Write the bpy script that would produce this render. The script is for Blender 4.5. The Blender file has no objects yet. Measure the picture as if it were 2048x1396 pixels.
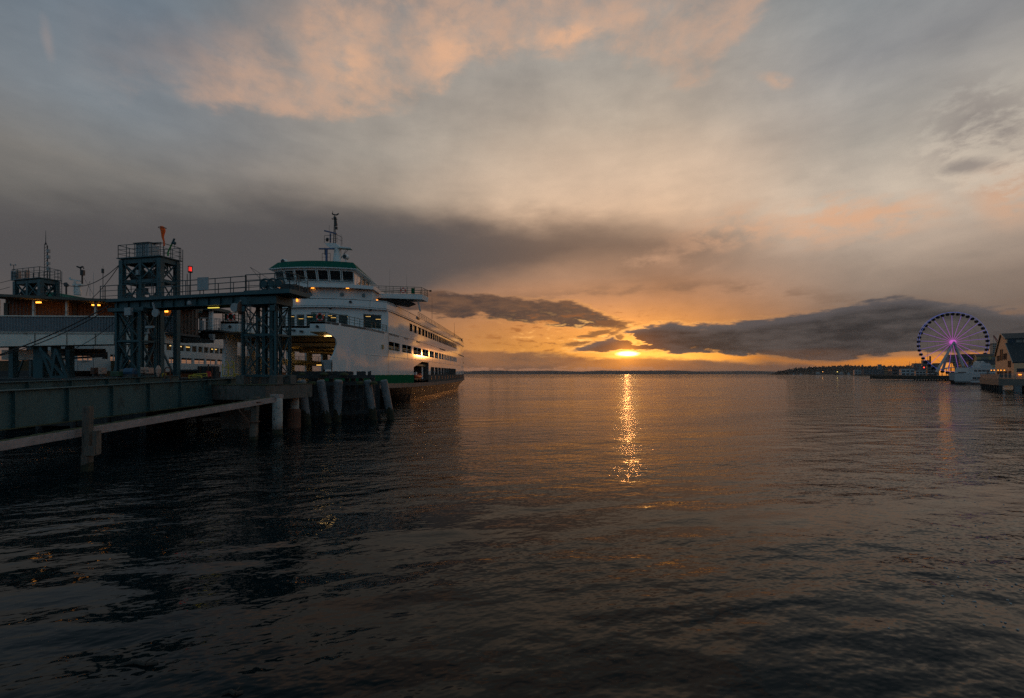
import bpy, bmesh, math, random
from mathutils import Vector, Matrix
random.seed(11)
R = math.radians
scene = bpy.context.scene
COL = scene.collection

# ---------------------------------------------------------------- camera
CAM_H = 5.4            # eye height above the water, on the walkway beside the terminal
FOC = 900.0            # focal length in photo pixels (2048 wide)
CX, HY = 1024.0, 748.0 # principal column, horizon row
cam_data = bpy.data.cameras.new("camera")
cam = bpy.data.objects.new("camera", cam_data)
COL.objects.link(cam)
cam.location = (0, 0, CAM_H)
cam.rotation_euler = (R(90), 0, 0)
cam_data.sensor_width = 36.0
cam_data.lens = 36.0 * FOC / 2048.0
cam_data.shift_y = (HY - 698.0) / 2048.0
cam_data.clip_start = 0.1
cam_data.clip_end = 120000.0
scene.camera = cam

def lin(r, g, b):
    f = lambda c: (c / 255 / 12.92) if c <= 10 else ((c / 255 + 0.055) / 1.055) ** 2.4
    return (f(r), f(g), f(b))

def PE(px, py):
    """direction (azimuth, elevation in degrees) seen at a place in the photograph"""
    x, z = (px - CX) / FOC, (HY - py) / FOC
    return math.degrees(math.atan(x)), math.degrees(math.atan(z / math.hypot(1, x)))

SUN_AZ, SUN_EL = PE(1254, 708)

# ---------------------------------------------------------------- node helpers
class S:
    def __init__(s, nt, sock): s.nt, s.k = nt, sock
    def __add__(s, o): return m_(s.nt, 'ADD', s, o)
    def __radd__(s, o): return m_(s.nt, 'ADD', o, s)
    def __sub__(s, o): return m_(s.nt, 'SUBTRACT', s, o)
    def __rsub__(s, o): return m_(s.nt, 'SUBTRACT', o, s)
    def __mul__(s, o): return m_(s.nt, 'MULTIPLY', s, o)
    def __rmul__(s, o): return m_(s.nt, 'MULTIPLY', o, s)
    def __truediv__(s, o): return m_(s.nt, 'DIVIDE', s, o)
def put(nt, inp, v):
    if isinstance(v, S): nt.links.new(v.k, inp)
    elif isinstance(v, (tuple, list)):
        inp.default_value = tuple(v) + ((1,) if len(inp.default_value) == 4 and len(v) == 3 else ())
    else: inp.default_value = v
def m_(nt, op, a, b=None, c=None, clamp=False):
    n = nt.nodes.new('ShaderNodeMath'); n.operation = op; n.use_clamp = clamp
    for i, v in enumerate((a, b, c)):
        if v is not None: put(nt, n.inputs[i], v)
    return S(nt, n.outputs[0])
def sstep(v, lo, hi, a=0.0, b=1.0):
    n = v.nt.nodes.new('ShaderNodeMapRange'); n.interpolation_type = 'SMOOTHSTEP'
    for i, q in enumerate((v, lo, hi, a, b)): put(v.nt, n.inputs[i], q)
    return S(v.nt, n.outputs[0])
def lstep(v, lo, hi, a=0.0, b=1.0):
    n = v.nt.nodes.new('ShaderNodeMapRange'); n.clamp = True
    for i, q in enumerate((v, lo, hi, a, b)): put(v.nt, n.inputs[i], q)
    return S(v.nt, n.outputs[0])
def mixc(nt, f, a, b, mode='MIX'):
    n = nt.nodes.new('ShaderNodeMix'); n.data_type = 'RGBA'; n.blend_type = mode
    put(nt, n.inputs[0], f); put(nt, n.inputs[6], a); put(nt, n.inputs[7], b)
    return S(nt, n.outputs[2])
def vec(nt, x, y, z):
    n = nt.nodes.new('ShaderNodeCombineXYZ')
    for i, v in enumerate((x, y, z)): put(nt, n.inputs[i], v)
    return S(nt, n.outputs[0])
def sep(nt, v):
    n = nt.nodes.new('ShaderNodeSeparateXYZ'); put(nt, n.inputs[0], v)
    return [S(nt, n.outputs[i]) for i in range(3)]
def noise(nt, v, scale=1.0, detail=2.0, rough=0.5, dist=0.0, color=False):
    n = nt.nodes.new('ShaderNodeTexNoise'); put(nt, n.inputs['Vector'], v)
    n.inputs['Scale'].default_value = scale; n.inputs['Detail'].default_value = detail
    n.inputs['Roughness'].default_value = rough; n.inputs['Distortion'].default_value = dist
    return S(nt, n.outputs['Color' if color else 'Fac'])
def ramp(nt, f, stops):
    n = nt.nodes.new('ShaderNodeValToRGB'); put(nt, n.inputs[0], f)
    cr = n.color_ramp
    while len(cr.elements) < len(stops): cr.elements.new(0.5)
    for e, (p, c) in zip(cr.elements, stops):
        e.position = p; e.color = (c[0], c[1], c[2], 1)
    return S(nt, n.outputs[0])

# ---------------------------------------------------------------- world: dusk sky with cloud banks
world = bpy.data.worlds.new("World"); scene.world = world
world.use_nodes = True
wt = world.node_tree; wt.nodes.clear()
tc = wt.nodes.new('ShaderNodeTexCoord')
dx, dy, dz = sep(wt, S(wt, tc.outputs['Generated']))
az = m_(wt, 'ARCTAN2', dx, dy) * 57.29578
el = m_(wt, 'ARCSINE', m_(wt, 'MINIMUM', m_(wt, 'MAXIMUM', dz, -1.0), 1.0)) * 57.29578
def nz(sx, sy, seed, det=5.0, rough=0.55, dist=0.0, shear=0.0):
    return noise(wt, vec(wt, (az + el * shear) / sx, el / sy, seed), 1.0, det, rough, dist)
nA = nz(13, 5.5, 1.3, 4); nB = nz(5.6, 1.6, 4.1, 5, 0.58); nC = nz(2.0, 0.5, 9.7, 4, 0.6)
nH = nz(16, 12, 15.2, 6, 0.56, 0.25, 0.5)       # high thin cloud
nH2 = nz(6, 5, 22.2, 5, 0.58, 0.3, -0.3)
nS = nz(4.0, 2.1, 4.1, 6, 0.62, 0.2); wS = nS - 0.5     # rounder texture for the high cloud
wB, wC, wA = nB - 0.5, nC - 0.5, nA - 0.5
def curve_el(pts):
    n = wt.nodes.new('ShaderNodeFloatCurve')
    put(wt, n.inputs['Value'], m_(wt, 'MULTIPLY_ADD', az, 1 / 140.0, 0.5, clamp=True))
    cm = n.mapping; cu = cm.curves[0]
    P = sorted(((PE(*p)[0] + 70) / 140.0, (PE(*p)[1] + 10) / 60.0) for p in pts)
    while len(cu.points) < len(P): cu.points.new(0.5, 0.5)
    for q, (a, b) in zip(cu.points, P):
        q.location = (a, b); q.handle_type = 'AUTO_CLAMPED'
    cm.update()
    return S(wt, n.outputs[0]) * 60.0 - 10.0
def band(top, bot, st, sb, warp):
    global crt
    e = el + warp; crt = curve_el(top)
    return sstep(crt - e, -st, st) * sstep(e - curve_el(bot), -sb, sb)
def colramp(stops):
    return ramp(wt, m_(wt, 'MULTIPLY', el, 1 / 60.0, clamp=True),
                [(max(0.0, e / 60.0), lin(*c)) for e, c in stops])
left = colramp([(0, (150, 118, 96)), (3, (145, 118, 100)), (6.5, (128, 110, 98)), (9, (86, 82, 83)), (12, (86, 84, 85)), (15.5, (104, 101, 98)), (19, (123, 120, 116)), (24, (122, 129, 135)), (32, (112, 124, 135)), (42, (88, 106, 118)), (60, (66, 88, 98))])
midl = colramp([(0, (150, 105, 72)), (3, (165, 118, 82)), (7, (128, 102, 86)), (11, (98, 88, 84)), (15, (90, 85, 82)), (18, (108, 100, 94)), (21.5, (158, 146, 133)), (25, (158, 150, 140)), (32, (154, 148, 141)), (42, (134, 136, 138)), (60, (74, 92, 102))])
sunc = colramp([(0, (205, 132, 66)), (3, (240, 160, 72)), (6, (228, 150, 80)), (9, (198, 140, 98)), (12, (166, 128, 102)), (15.5, (160, 130, 108)), (19, (214, 180, 150)), (23, (212, 184, 158)), (28, (190, 174, 156)), (34, (168, 160, 150)), (42, (140, 142, 142)), (60, (76, 92, 102))])
rite = colramp([(0, (205, 128, 62)), (3, (150, 112, 84)), (6, (118, 102, 92)), (9, (150, 132, 118)), (13, (178, 160, 144)), (17, (202, 186, 168)), (22, (176, 168, 157)), (29, (148, 148, 148)), (38, (126, 134, 139)), (60, (70, 88, 98))])
back = colramp([(0, (92, 121, 138)), (8, (100, 131, 149)), (25, (105, 138, 156)), (60, (88, 116, 133))])
def azmix(a, b, lo, hi): return mixc(wt, sstep(az, lo, hi), a, b)
sky = azmix(azmix(azmix(left, midl, -42, -17), sunc, -20, 9), rite, 17, 40)
sky = mixc(wt, m_(wt, 'MAXIMUM', sstep(az, -55, -95), sstep(az, 60, 100)), sky, back)
# the real sky behind the cloud sheet
nish = wt.nodes.new('ShaderNodeTexSky'); nish.sky_type = 'NISHITA'; nish.sun_disc = False
nish.sun_elevation = R(SUN_EL); nish.sun_rotation = R(SUN_AZ)
# broad soft unevenness of the overcast
sky = mixc(wt, 1.0, sky, ramp(wt, nA * 0.5 + nH * 0.5, [(0.3, (.80, .80, .82)), (0.7, (1.2, 1.19, 1.17))]), 'MULTIPLY')
sky = mixc(wt, 1.0, sky, ramp(wt, nB * 0.45 + nH2 * 0.55, [(0.34, (.91, .92, .93)), (0.66, (1.09, 1.08, 1.07))]), 'MULTIPLY')

# angular distance to the sun
saz = az - SUN_AZ; sel = el - SUN_EL
d_sun = m_(wt, 'SQRT', saz * saz + sel * sel * 2.6)
fwd = m_(wt, 'MAXIMUM', dy, 0.15)
tanu, tanv = dx / fwd, dz / fwd      # slopes against due north
def blob(px, py, rx, ry, rot=0.0, lo=1.25, hi=0.35, w=None):
    c, s = math.cos(R(rot)), math.sin(R(rot))
    u, v = tanu - (px - CX) / FOC, tanv - (HY - py) / FOC
    p, q = (u * c + v * s) / (rx / FOC), (v * c - u * s) / (ry / FOC)
    d = m_(wt, 'SQRT', p * p + q * q)
    if w is not None: d = d + w
    return sstep(d, lo, hi)
# pink lit high cloud: one broken sheet whose lower edge catches the light
sheet = band([(100, -300), (250, 110), (330, 118), (430, 96), (520, 60), (600, 10), (680, -300), (2048, -300)],
             [(200, 160), (250, 172), (330, 172), (430, 206), (520, 238), (620, 228), (720, 214), (800, 204), (880, 182), (960, 118), (1040, 104), (1120, 100), (1180, 96), (1260, 104), (1330, 150), (1400, 170), (1440, 118), (1500, 40), (1600, -100)],
             4.0, 1.2, wA * 6.0 + wS * 4.2)
ptx = nH * 0.30 + nH2 * 0.30 + nS * 0.40
pk = sheet * sstep(az, -46, -30) * sstep(ptx, 0.36, 0.62, 0.12, 1.0)
core = m_(wt, 'MAXIMUM', blob(705, 130, 75, 110, 12, 1.4, .0, wA + wB), m_(wt, 'MAXIMUM', blob(1130, 72, 150, 36, 14, 1.4, .1, wB * 1.5), blob(895, 110, 80, 90, -20, 1.4, .1, wA + wB)))
pk = m_(wt, 'MAXIMUM', pk * 0.8, core * sheet * sstep(ptx, 0.36, 0.58) * 1.0)
sky = mixc(wt, pk * 0.9, sky, mixc(wt, core, lin(208, 166, 138), lin(228, 178, 142)))
sky = mixc(wt, blob(95, 80, 12, 45, 10, 1.5, .1, wS * 2.0) * .2, sky, lin(190, 160, 145))
pk2 = m_(wt, 'MAXIMUM', blob(1690, 440, 190, 48, 6, 1.4, .1, wB * 1.6), blob(2015, 390, 85, 65, 0, 1.4, .1, wS * 1.8))
pk2 = m_(wt, 'MAXIMUM', pk2, m_(wt, 'MAXIMUM', blob(1450, 470, 190, 45, 16, 1.4, .1, wB * 1.6) * .8, blob(1560, 165, 45, 16, -14, 1.4, .2, wB * 1.5) * .5))
sky = mixc(wt, pk2 * sstep(nH2 * .3 + nS * .7, 0.40, 0.58) * 0.85, sky, lin(222, 172, 136))
sky = mixc(wt, blob(1230, 330, 330, 90, 0, 1.3, .1, wA) * 0.3, sky, lin(218, 190, 164))
# grey wisps upper right
gw = blob(1975, 270, 180, 140, 0, 1.4, .0, wS * 1.6) * sstep(nS * .75 + nH2 * .25, 0.42, 0.60)
gw = m_(wt, 'MAXIMUM', gw, blob(1935, 333, 60, 14, 6, 1.4, .1, wS * 2.6) * .8)
sky = mixc(wt, gw * 0.8, sky, lin(121, 113, 112))
# long dark stratus band across the left and centre
db = band([(0, 440), (300, 415), (600, 425), (800, 440), (1000, 430), (1200, 450), (1400, 480), (1600, 520), (1800, 545), (2048, 570)],
          [(0, 745), (300, 700), (600, 640), (800, 600), (900, 560), (1000, 545), (1200, 515), (1400, 520), (1600, 535), (1800, 552), (2048, 575)],
          2.6, 1.6, wA * 5.0 + wB * 1.6)
sky = mixc(wt, db * sstep(az, 34, -6, 0.25, 0.88), sky, mixc(wt, sstep(az, -15, 12), lin(82, 79, 80), lin(104, 86, 76)))
streak = band([(0, 620), (900, 600), (1100, 580), (1300, 560), (1500, 560), (1700, 590), (2048, 600)],
              [(0, 640), (900, 625), (1100, 605), (1300, 580), (1500, 590), (1700, 620), (2048, 640)], 1.0, 1.0, wB * 3.0)
sky = mixc(wt, streak * sstep(nB, 0.42, 0.66) * 0.7, sky, lin(120, 94, 78))
# golden light round the sun
glow = m_(wt, 'EXPONENT', d_sun * -0.17)
glow2 = m_(wt, 'EXPONENT', d_sun * -0.45)
n = wt.nodes.new('ShaderNodeVectorMath'); n.operation = 'SCALE'; n.inputs[0].default_value = (0.27, 0.09, 0.0); put(wt, n.inputs['Scale'], glow)
g1 = S(wt, n.outputs[0])
n = wt.nodes.new('ShaderNodeVectorMath'); n.operation = 'SCALE'; n.inputs[0].default_value = (1.9, 0.80, 0.12); put(wt, n.inputs['Scale'], glow2)
g2 = S(wt, n.outputs[0])
sky = mixc(wt, 1.0, sky, g1, 'ADD')
gaps = sky = mixc(wt, 1.0, sky, g2, 'ADD')
# orange clear strip along the right horizon, and the lit gap right of the sun
strip = band([(1020, 760), (1200, 716), (1330, 703), (1480, 708), (1560, 718), (1640, 726), (1750, 718), (1850, 714), (1950, 708), (2048, 700)],
             [(1020, 780), (1200, 740), (1330, 722), (1480, 720), (1560, 723), (1640, 733), (1700, 742), (1850, 748), (2048, 752)], 0.25, 0.3, wC * 0.5 + wB * .5)
sky = mixc(wt, strip * sstep(az, 0, 16) * 0.92, sky, mixc(wt, sstep(az, 18, 30), (1.9, 0.80, 0.12), lin(238, 143, 44)))
# grey-brown bank low on the horizon
bank = band([(0, 700), (800, 698), (1000, 703), (1110, 706), (1180, 718), (1250, 716), (1330, 714), (1400, 719), (1500, 727), (1600, 731), (1660, 738), (1700, 760), (2048, 775)],
            [(0, 772), (2048, 772)], 0.3, 0.6, wC * 0.7 + wB * 0.9)
bankc = mixc(wt, sstep(nB, .35, .65), lin(108, 82, 70), lin(142, 98, 70))
bankc = mixc(wt, sstep(m_(wt, 'ABSOLUTE', saz), 11, 0) * 0.7, bankc, lin(206, 118, 48))
sky = mixc(wt, bank * 0.9, sky, bankc)
puffs = band([(900, 739), (960, 738), (1100, 737), (1200, 735), (1320, 736), (1440, 741), (1500, 752), (1600, 765)],
             [(700, 775), (2048, 775)], 0.1, 0.3, wC * 1.9)
sky = mixc(wt, puffs * sstep(az, -9, -5) * sstep(az, 22, 16) * 0.55, sky, lin(190, 134, 100))
# dark cloud left of the sun
cl = band([(640, 640), (760, 602), (830, 588), (900, 584), (970, 588), (1040, 600), (1100, 604), (1160, 612), (1200, 630), (1260, 655), (1320, 690), (1500, 790)],
          [(640, 600), (760, 602), (830, 622), (900, 634), (970, 628), (1040, 642), (1100, 648), (1160, 652), (1200, 650), (1260, 658), (1320, 680), (1500, 740)],
          0.8, 0.45, wB * 2.4 + wC * 1.5)
clc = mixc(wt, sstep(nB * .55 + nC * .45, .36, .64), lin(112, 82, 64), lin(70, 58, 56))
sky = mixc(wt, sstep(cl, 0.0, 0.8) * 0.97, sky, clc)
rim_w = m_(wt, 'EXPONENT', d_sun * -0.16)
sky = mixc(wt, sstep(cl, 0.02, 0.22) * sstep(cl, 0.6, 0.25) * rim_w * 0.95, sky, (1.5, 0.66, 0.15))
fz = blob(1180, 668, 230, 52, 0, 1.3, .2, wC * 1.0)
sky = mixc(wt, fz * sstep(nC * .7 + nB * .3, 0.47, 0.36) * 0.75, sky, lin(158, 92, 46))
sky = mixc(wt, fz * sstep(nC * .6 + nB * .4, 0.53, 0.64) * 0.8, sky, (1.45, 0.72, 0.20))
# small dark scraps beside the sun
sc = m_(wt, 'MAXIMUM', blob(1165, 688, 48, 7, 3, 1.2, .5, wC * 2.2), blob(1195, 667, 45, 6, 14, 1.2, .5, wC * 2.4))
sc = m_(wt, 'MAXIMUM', sc, m_(wt, 'MAXIMUM', blob(1228, 648, 48, 9, 2, 1.2, .5, wC * 2.2), blob(1222, 676, 46, 12, 32, 1.2, .5, wC * 2.6)))
sky = mixc(wt, sc * 0.85, sky, lin(128, 84, 56))
# the heavy cloud over the sun, running off to the right
cr = band([(900, 760), (1060, 730), (1140, 702), (1190, 684), (1230, 672), (1275, 655), (1330, 648), (1400, 650), (1470, 648), (1540, 640), (1610, 630), (1700, 612), (1770, 600), (1830, 598), (1900, 606), (1980, 618), (2048, 626)],
          [(900, 700), (1060, 712), (1140, 703), (1190, 703), (1230, 701), (1275, 699), (1330, 700), (1400, 702), (1470, 708), (1540, 712), (1610, 716), (1700, 716), (1770, 708), (1850, 706), (1950, 706), (2048, 690)],
          0.65, 0.4, wB * 2.0 + wC * 1.5)
crt = crt + wB
hole = blob(1258, 676, 36, 9, -16, 1.3, .4, wC * 3.4)
cr = cr * (1.0 - hole * 0.95)
crc = mixc(wt, sstep(nB * .5 + nA * .25 + nC * .25, .40, .60), lin(47, 46, 49), lin(78, 73, 73))
crc = mixc(wt, m_(wt, 'EXPONENT', d_sun * -0.45) * 0.8, crc, lin(190, 92, 30))
crc = mixc(wt, sstep(az, 15, 9) * 0.6, crc, lin(132, 84, 54))
crc = mixc(wt, sstep(crt - el, 1.1, 0.1) * 0.55, crc, lin(104, 98, 100))
sky = mixc(wt, sstep(cr, 0.0, 0.8) * 0.985, sky, crc)
sky = mixc(wt, sstep(cr, 0.02, 0.22) * sstep(cr, 0.6, 0.25) * rim_w, sky, (1.7, 0.75, 0.17))
rain = band([(1480, 705), (1560, 700), (1700, 700), (1760, 705), (1800, 760)], [(1400, 770), (2048, 770)], .3, .8, wB * .5) * sstep(az, 26.5, 30) * sstep(az, 40, 35)
sky = mixc(wt, rain * 0.5, sky, lin(104, 76, 62))
# sun burning through the gap
spot = blob(1256, 707.5, 18, 4.0, 1, 1.6, .3, wC * 0.7)
sky = mixc(wt, spot, sky, (8.0, 5.2, 1.9))
halo = m_(wt, 'EXPONENT', m_(wt, 'SQRT', saz * saz + sel * sel) * -1.1)
n = wt.nodes.new('ShaderNodeVectorMath'); n.operation = 'SCALE'; n.inputs[0].default_value = (1.1, 0.38, 0.03); put(wt, n.inputs['Scale'], halo)
sky = mixc(wt, 1.0, sky, S(wt, n.outputs[0]), 'ADD')
# scale to the sky texture's brightness and let a little of it through
n = wt.nodes.new('ShaderNodeVectorMath'); n.operation = 'SCALE'; put(wt, n.inputs[0], sky); n.inputs['Scale'].default_value = 10.0
sky = mixc(wt, 0.012, S(wt, n.outputs[0]), S(wt, nish.outputs[0]))
bg = wt.nodes.new('ShaderNodeBackground'); put(wt, bg.inputs[0], sky); bg.inputs[1].default_value = 0.1
wo = wt.nodes.new('ShaderNodeOutputWorld'); wt.links.new(bg.outputs[0], wo.inputs[0])
world.cycles.sampling_method = 'MANUAL'; world.cycles.sample_map_resolution = 1024

# ---------------------------------------------------------------- sun
sun_data = bpy.data.lights.new("sun", 'SUN')
sun_data.energy = 0.11; sun_data.angle = R(0.6); sun_data.color = (1.0, 0.37, 0.11)
sun = bpy.data.objects.new("sun", sun_data); COL.objects.link(sun)
sd = Vector((math.sin(R(SUN_AZ)) * math.cos(R(SUN_EL)), math.cos(R(SUN_AZ)) * math.cos(R(SUN_EL)), math.sin(R(SUN_EL))))
sun.rotation_euler = sd.to_track_quat('Z', 'Y').to_euler()

vs = scene.view_settings
vs.view_transform = 'Standard'; vs.look = 'None'; vs.exposure = 0.0; vs.gamma = 1.0
scene.cycles.max_bounces = 6; scene.cycles.glossy_bounces = 3; scene.cycles.diffuse_bounces = 3
scene.cycles.sample_clamp_indirect = 4.0; scene.cycles.sample_clamp_direct = 14.0
scene.cycles.caustics_reflective = False; scene.cycles.caustics_refractive = False
scene.cycles.use_denoising = False
# ---------------------------------------------------------------- build helpers
def at(px, py, Y):
    """world point at depth Y that the photograph shows at (px, py)"""
    return Vector(((px - CX) / FOC * Y, Y, CAM_H + (HY - py) / FOC * Y))
def tag(o, label=None, cat=None, group=None, kind=None):
    if label: o['label'] = label
    if cat: o['category'] = cat
    if group: o['group'] = group
    if kind: o['kind'] = kind
    return o
ORG = {}
def thing(name, label, cat, loc=(0, 0, 0), group=None):
    o = bpy.data.objects.new(name, None); COL.objects.link(o)
    o.location = loc; o.empty_display_size = 0.3
    ORG[o.name] = Vector(loc)
    return tag(o, label, cat, group)
class MB:
    """collects shapes given in world coordinates, then links them as ONE mesh object"""
    def __init__(s): s.v, s.f = [], []
    def poly(s, pts, flip=False):
        i = len(s.v); s.v += [Vector(p) for p in pts]
        q = list(range(i, i + len(pts))); s.f.append(q[::-1] if flip else q); return s
    def hexa(s, p):
        i = len(s.v); s.v += [Vector(q) for q in p]
        for a in ((0, 3, 2, 1), (4, 5, 6, 7), (0, 1, 5, 4), (1, 2, 6, 5), (2, 3, 7, 6), (3, 0, 4, 7)): s.f.append([i + k for k in a])
        return s
    def box(s, c, d, ax=None):
        c = Vector(c); ax = ax or (Vector((1, 0, 0)), Vector((0, 1, 0)), Vector((0, 0, 1)))
        x, y, z = [Vector(a) * (k / 2) for a, k in zip(ax, d)]
        return s.hexa([c - x - y - z, c + x - y - z, c + x + y - z, c - x + y - z, c - x - y + z, c + x - y + z, c + x + y + z, c - x + y + z])
    def bar(s, a, b, w=0.1, h=None, up=(0, 0, 1)):
        a, b = Vector(a), Vector(b); h = h or w; d = (b - a)
        if d.length < 1e-6: return s
        d.normalize(); u = Vector(up)
        if abs(d.dot(u)) > 0.98: u = Vector((0, 1, 0))
        x = d.cross(u).normalized(); y = x.cross(d)
        return s.box((a + b) / 2, ((b - a).length, w, h), (d, x, y))
    def tube(s, a, b, r, r2=None, n=8, cap=True):
        a, b = Vector(a), Vector(b); r2 = r if r2 is None else r2; d = (b - a)
        if d.length < 1e-6: return s
        d.normalize(); u = Vector((0, 0, 1)) if abs(d.z) < 0.95 else Vector((0, 1, 0))
        x = d.cross(u).normalized(); y = d.cross(x); i = len(s.v)
        for p, q in ((a, r), (b, r2)):
            for k in range(n):
                t = 2 * math.pi * k / n; s.v.append(p + x * (q * math.cos(t)) + y * (q * math.sin(t)))
        for k in range(n): s.f.append([i + k, i + (k + 1) % n, i + n + (k + 1) % n, i + n + k])
        if cap: s.f.append(list(range(i, i + n))[::-1]); s.f.append(list(range(i + n, i + 2 * n)))
        return s
    def line(s, pts, r, n=6):
        for a, b in zip(pts, pts[1:]): s.tube(a, b, r, n=n)
        return s
    def lathe(s, c, prof, n=16, ax=(0, 0, 1)):
        c, d = Vector(c), Vector(ax).normalized(); u = Vector((1, 0, 0)) if abs(d.x) < 0.9 else Vector((0, 1, 0))
        x = d.cross(u).normalized(); y = d.cross(x); i = len(s.v); m = len(prof)
        for r, z in prof:
            for k in range(n):
                t = 2 * math.pi * k / n; s.v.append(c + d * z + x * (r * math.cos(t)) + y * (r * math.sin(t)))
        for j in range(m - 1):
            for k in range(n): s.f.append([i + j * n + k, i + j * n + (k + 1) % n, i + (j + 1) * n + (k + 1) % n, i + (j + 1) * n + k])
        s.f.append(list(range(i, i + n))[::-1]); s.f.append(list(range(i + (m - 1) * n, i + m * n)))
        return s
    def torus(s, c, Rr, r, ax=(0, 0, 1), n=20, m=8, a0=0.0, a1=2 * math.pi):
        c, d = Vector(c), Vector(ax).normalized(); u = Vector((0, 0, 1)) if abs(d.z) < 0.9 else Vector((1, 0, 0))
        x = d.cross(u).normalized(); y = x.cross(d); i = len(s.v); full = abs(a1 - a0 - 2 * math.pi) < 1e-4
        k1 = n if full else n + 1
        for k in range(k1):
            t = a0 + (a1 - a0) * k / n; e = x * math.cos(t) + y * math.sin(t)
            for j in range(m):
                p = 2 * math.pi * j / m; s.v.append(c + e * (Rr + r * math.cos(p)) + d * (r * math.sin(p)))
        for k in range(n):
            for j in range(m):
                a, b = i + k * m, i + ((k + 1) % k1) * m
                s.f.append([a + j, b + j, b + (j + 1) % m, a + (j + 1) % m])
        return s
    def prism(s, pts, off):
        """closed outline swept along off"""
        off = Vector(off); i = len(s.v); n = len(pts)
        s.v += [Vector(p) for p in pts] + [Vector(p) + off for p in pts]
        s.f.append(list(range(i, i + n))[::-1]); s.f.append(list(range(i + n, i + 2 * n)))
        for k in range(n): s.f.append([i + k, i + (k + 1) % n, i + n + (k + 1) % n, i + n + k])
        return s
    def build(s, name, m, parent=None, smooth=False, solid=0.0, bevel=0.0, weld=False):
        org = ORG.get(parent.name, Vector()) if parent else Vector()
        me = bpy.data.meshes.new(name); me.from_pydata([tuple(p - org) for p in s.v], [], s.f); me.update()
        if weld:
            bm = bmesh.new(); bm.from_mesh(me); bmesh.ops.remove_doubles(bm, verts=bm.verts, dist=0.002); bm.to_mesh(me); bm.free()
        o = bpy.data.objects.new(name, me); COL.objects.link(o)
        me.materials.append(m)
        if parent: o.parent = parent; ORG[o.name] = org
        if smooth:
            for p in me.polygons: p.use_smooth = True
        if solid:
            q = o.modifiers.new('solid', 'SOLIDIFY'); q.thickness = solid; q.offset = -1
        if weld:
            q = o.modifiers.new('split', 'EDGE_SPLIT'); q.split_angle = R(28)
        if bevel:
            q = o.modifiers.new('bevel', 'BEVEL'); q.width = bevel; q.segments = 2; q.limit_method = 'ANGLE'
        return o
def copy_tree(o, shift, label=None):
    """copy of a thing and of all its parts, moved by shift"""
    def rec(src, par):
        c = src.copy(); COL.objects.link(c)
        if par is not None: c.parent = par
        for ch in src.children: rec(ch, c)
        return c
    c = rec(o, None); c.location = o.location + Vector(shift)
    if label: c['label'] = label
    return c

# ---------------------------------------------------------------- materials
MATS = {}
def mat(name, col, rough=0.6, metal=0.0, var=0.25, scale=1.5, spec=0.5, stain=None, stain_amt=0.0, stretch=(1, 1, 1), bump=0.0, bscale=8.0, coat=0.0, emit=None, es=0.0, rvar=1.0):
    if name in MATS: return MATS[name]
    m = bpy.data.materials.new(name); m.use_nodes = True; nt = m.node_tree
    b = nt.nodes['Principled BSDF']
    b.inputs['Metallic'].default_value = metal; b.inputs['Specular IOR Level'].default_value = spec
    b.inputs['Coat Weight'].default_value = coat; b.inputs['Coat Roughness'].default_value = 0.12
    t = nt.nodes.new('ShaderNodeTexCoord'); mp = nt.nodes.new('ShaderNodeMapping'); mp.inputs['Scale'].default_value = stretch
    nt.links.new(t.outputs['Object'], mp.inputs[0]); v = S(nt, mp.outputs[0])
    n1 = noise(nt, v, scale, 6, 0.6)
    c = ramp(nt, n1, [(0.3, tuple(k * (1 - var) for k in col)), (0.7, tuple(min(1, k * (1 + var)) for k in col))])
    if stain:
        n2 = noise(nt, v, scale * 1.7 + 0.3, 8, 0.68, 0.4)
        c = mixc(nt, sstep(n2, 0.62 - 0.2 * stain_amt, 0.74 - 0.1 * stain_amt), c, stain)
    put(nt, b.inputs['Base Color'], c)
    put(nt, b.inputs['Roughness'], lstep(n1, 0.2, 0.8, max(0.02, rough - 0.08 * rvar), min(1, rough + 0.1 * rvar)))
    if bump:
        bn = nt.nodes.new('ShaderNodeBump'); bn.inputs['Strength'].default_value = bump; bn.inputs['Distance'].default_value = 0.05
        put(nt, bn.inputs['Height'], noise(nt, v, bscale, 4, 0.6)); nt.links.new(bn.outputs[0], b.inputs['Normal'])
    if emit: b.inputs['Emission Color'].default_value = tuple(emit) + (1,); b.inputs['Emission Strength'].default_value = es
    MATS[name] = m
    return m
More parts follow.
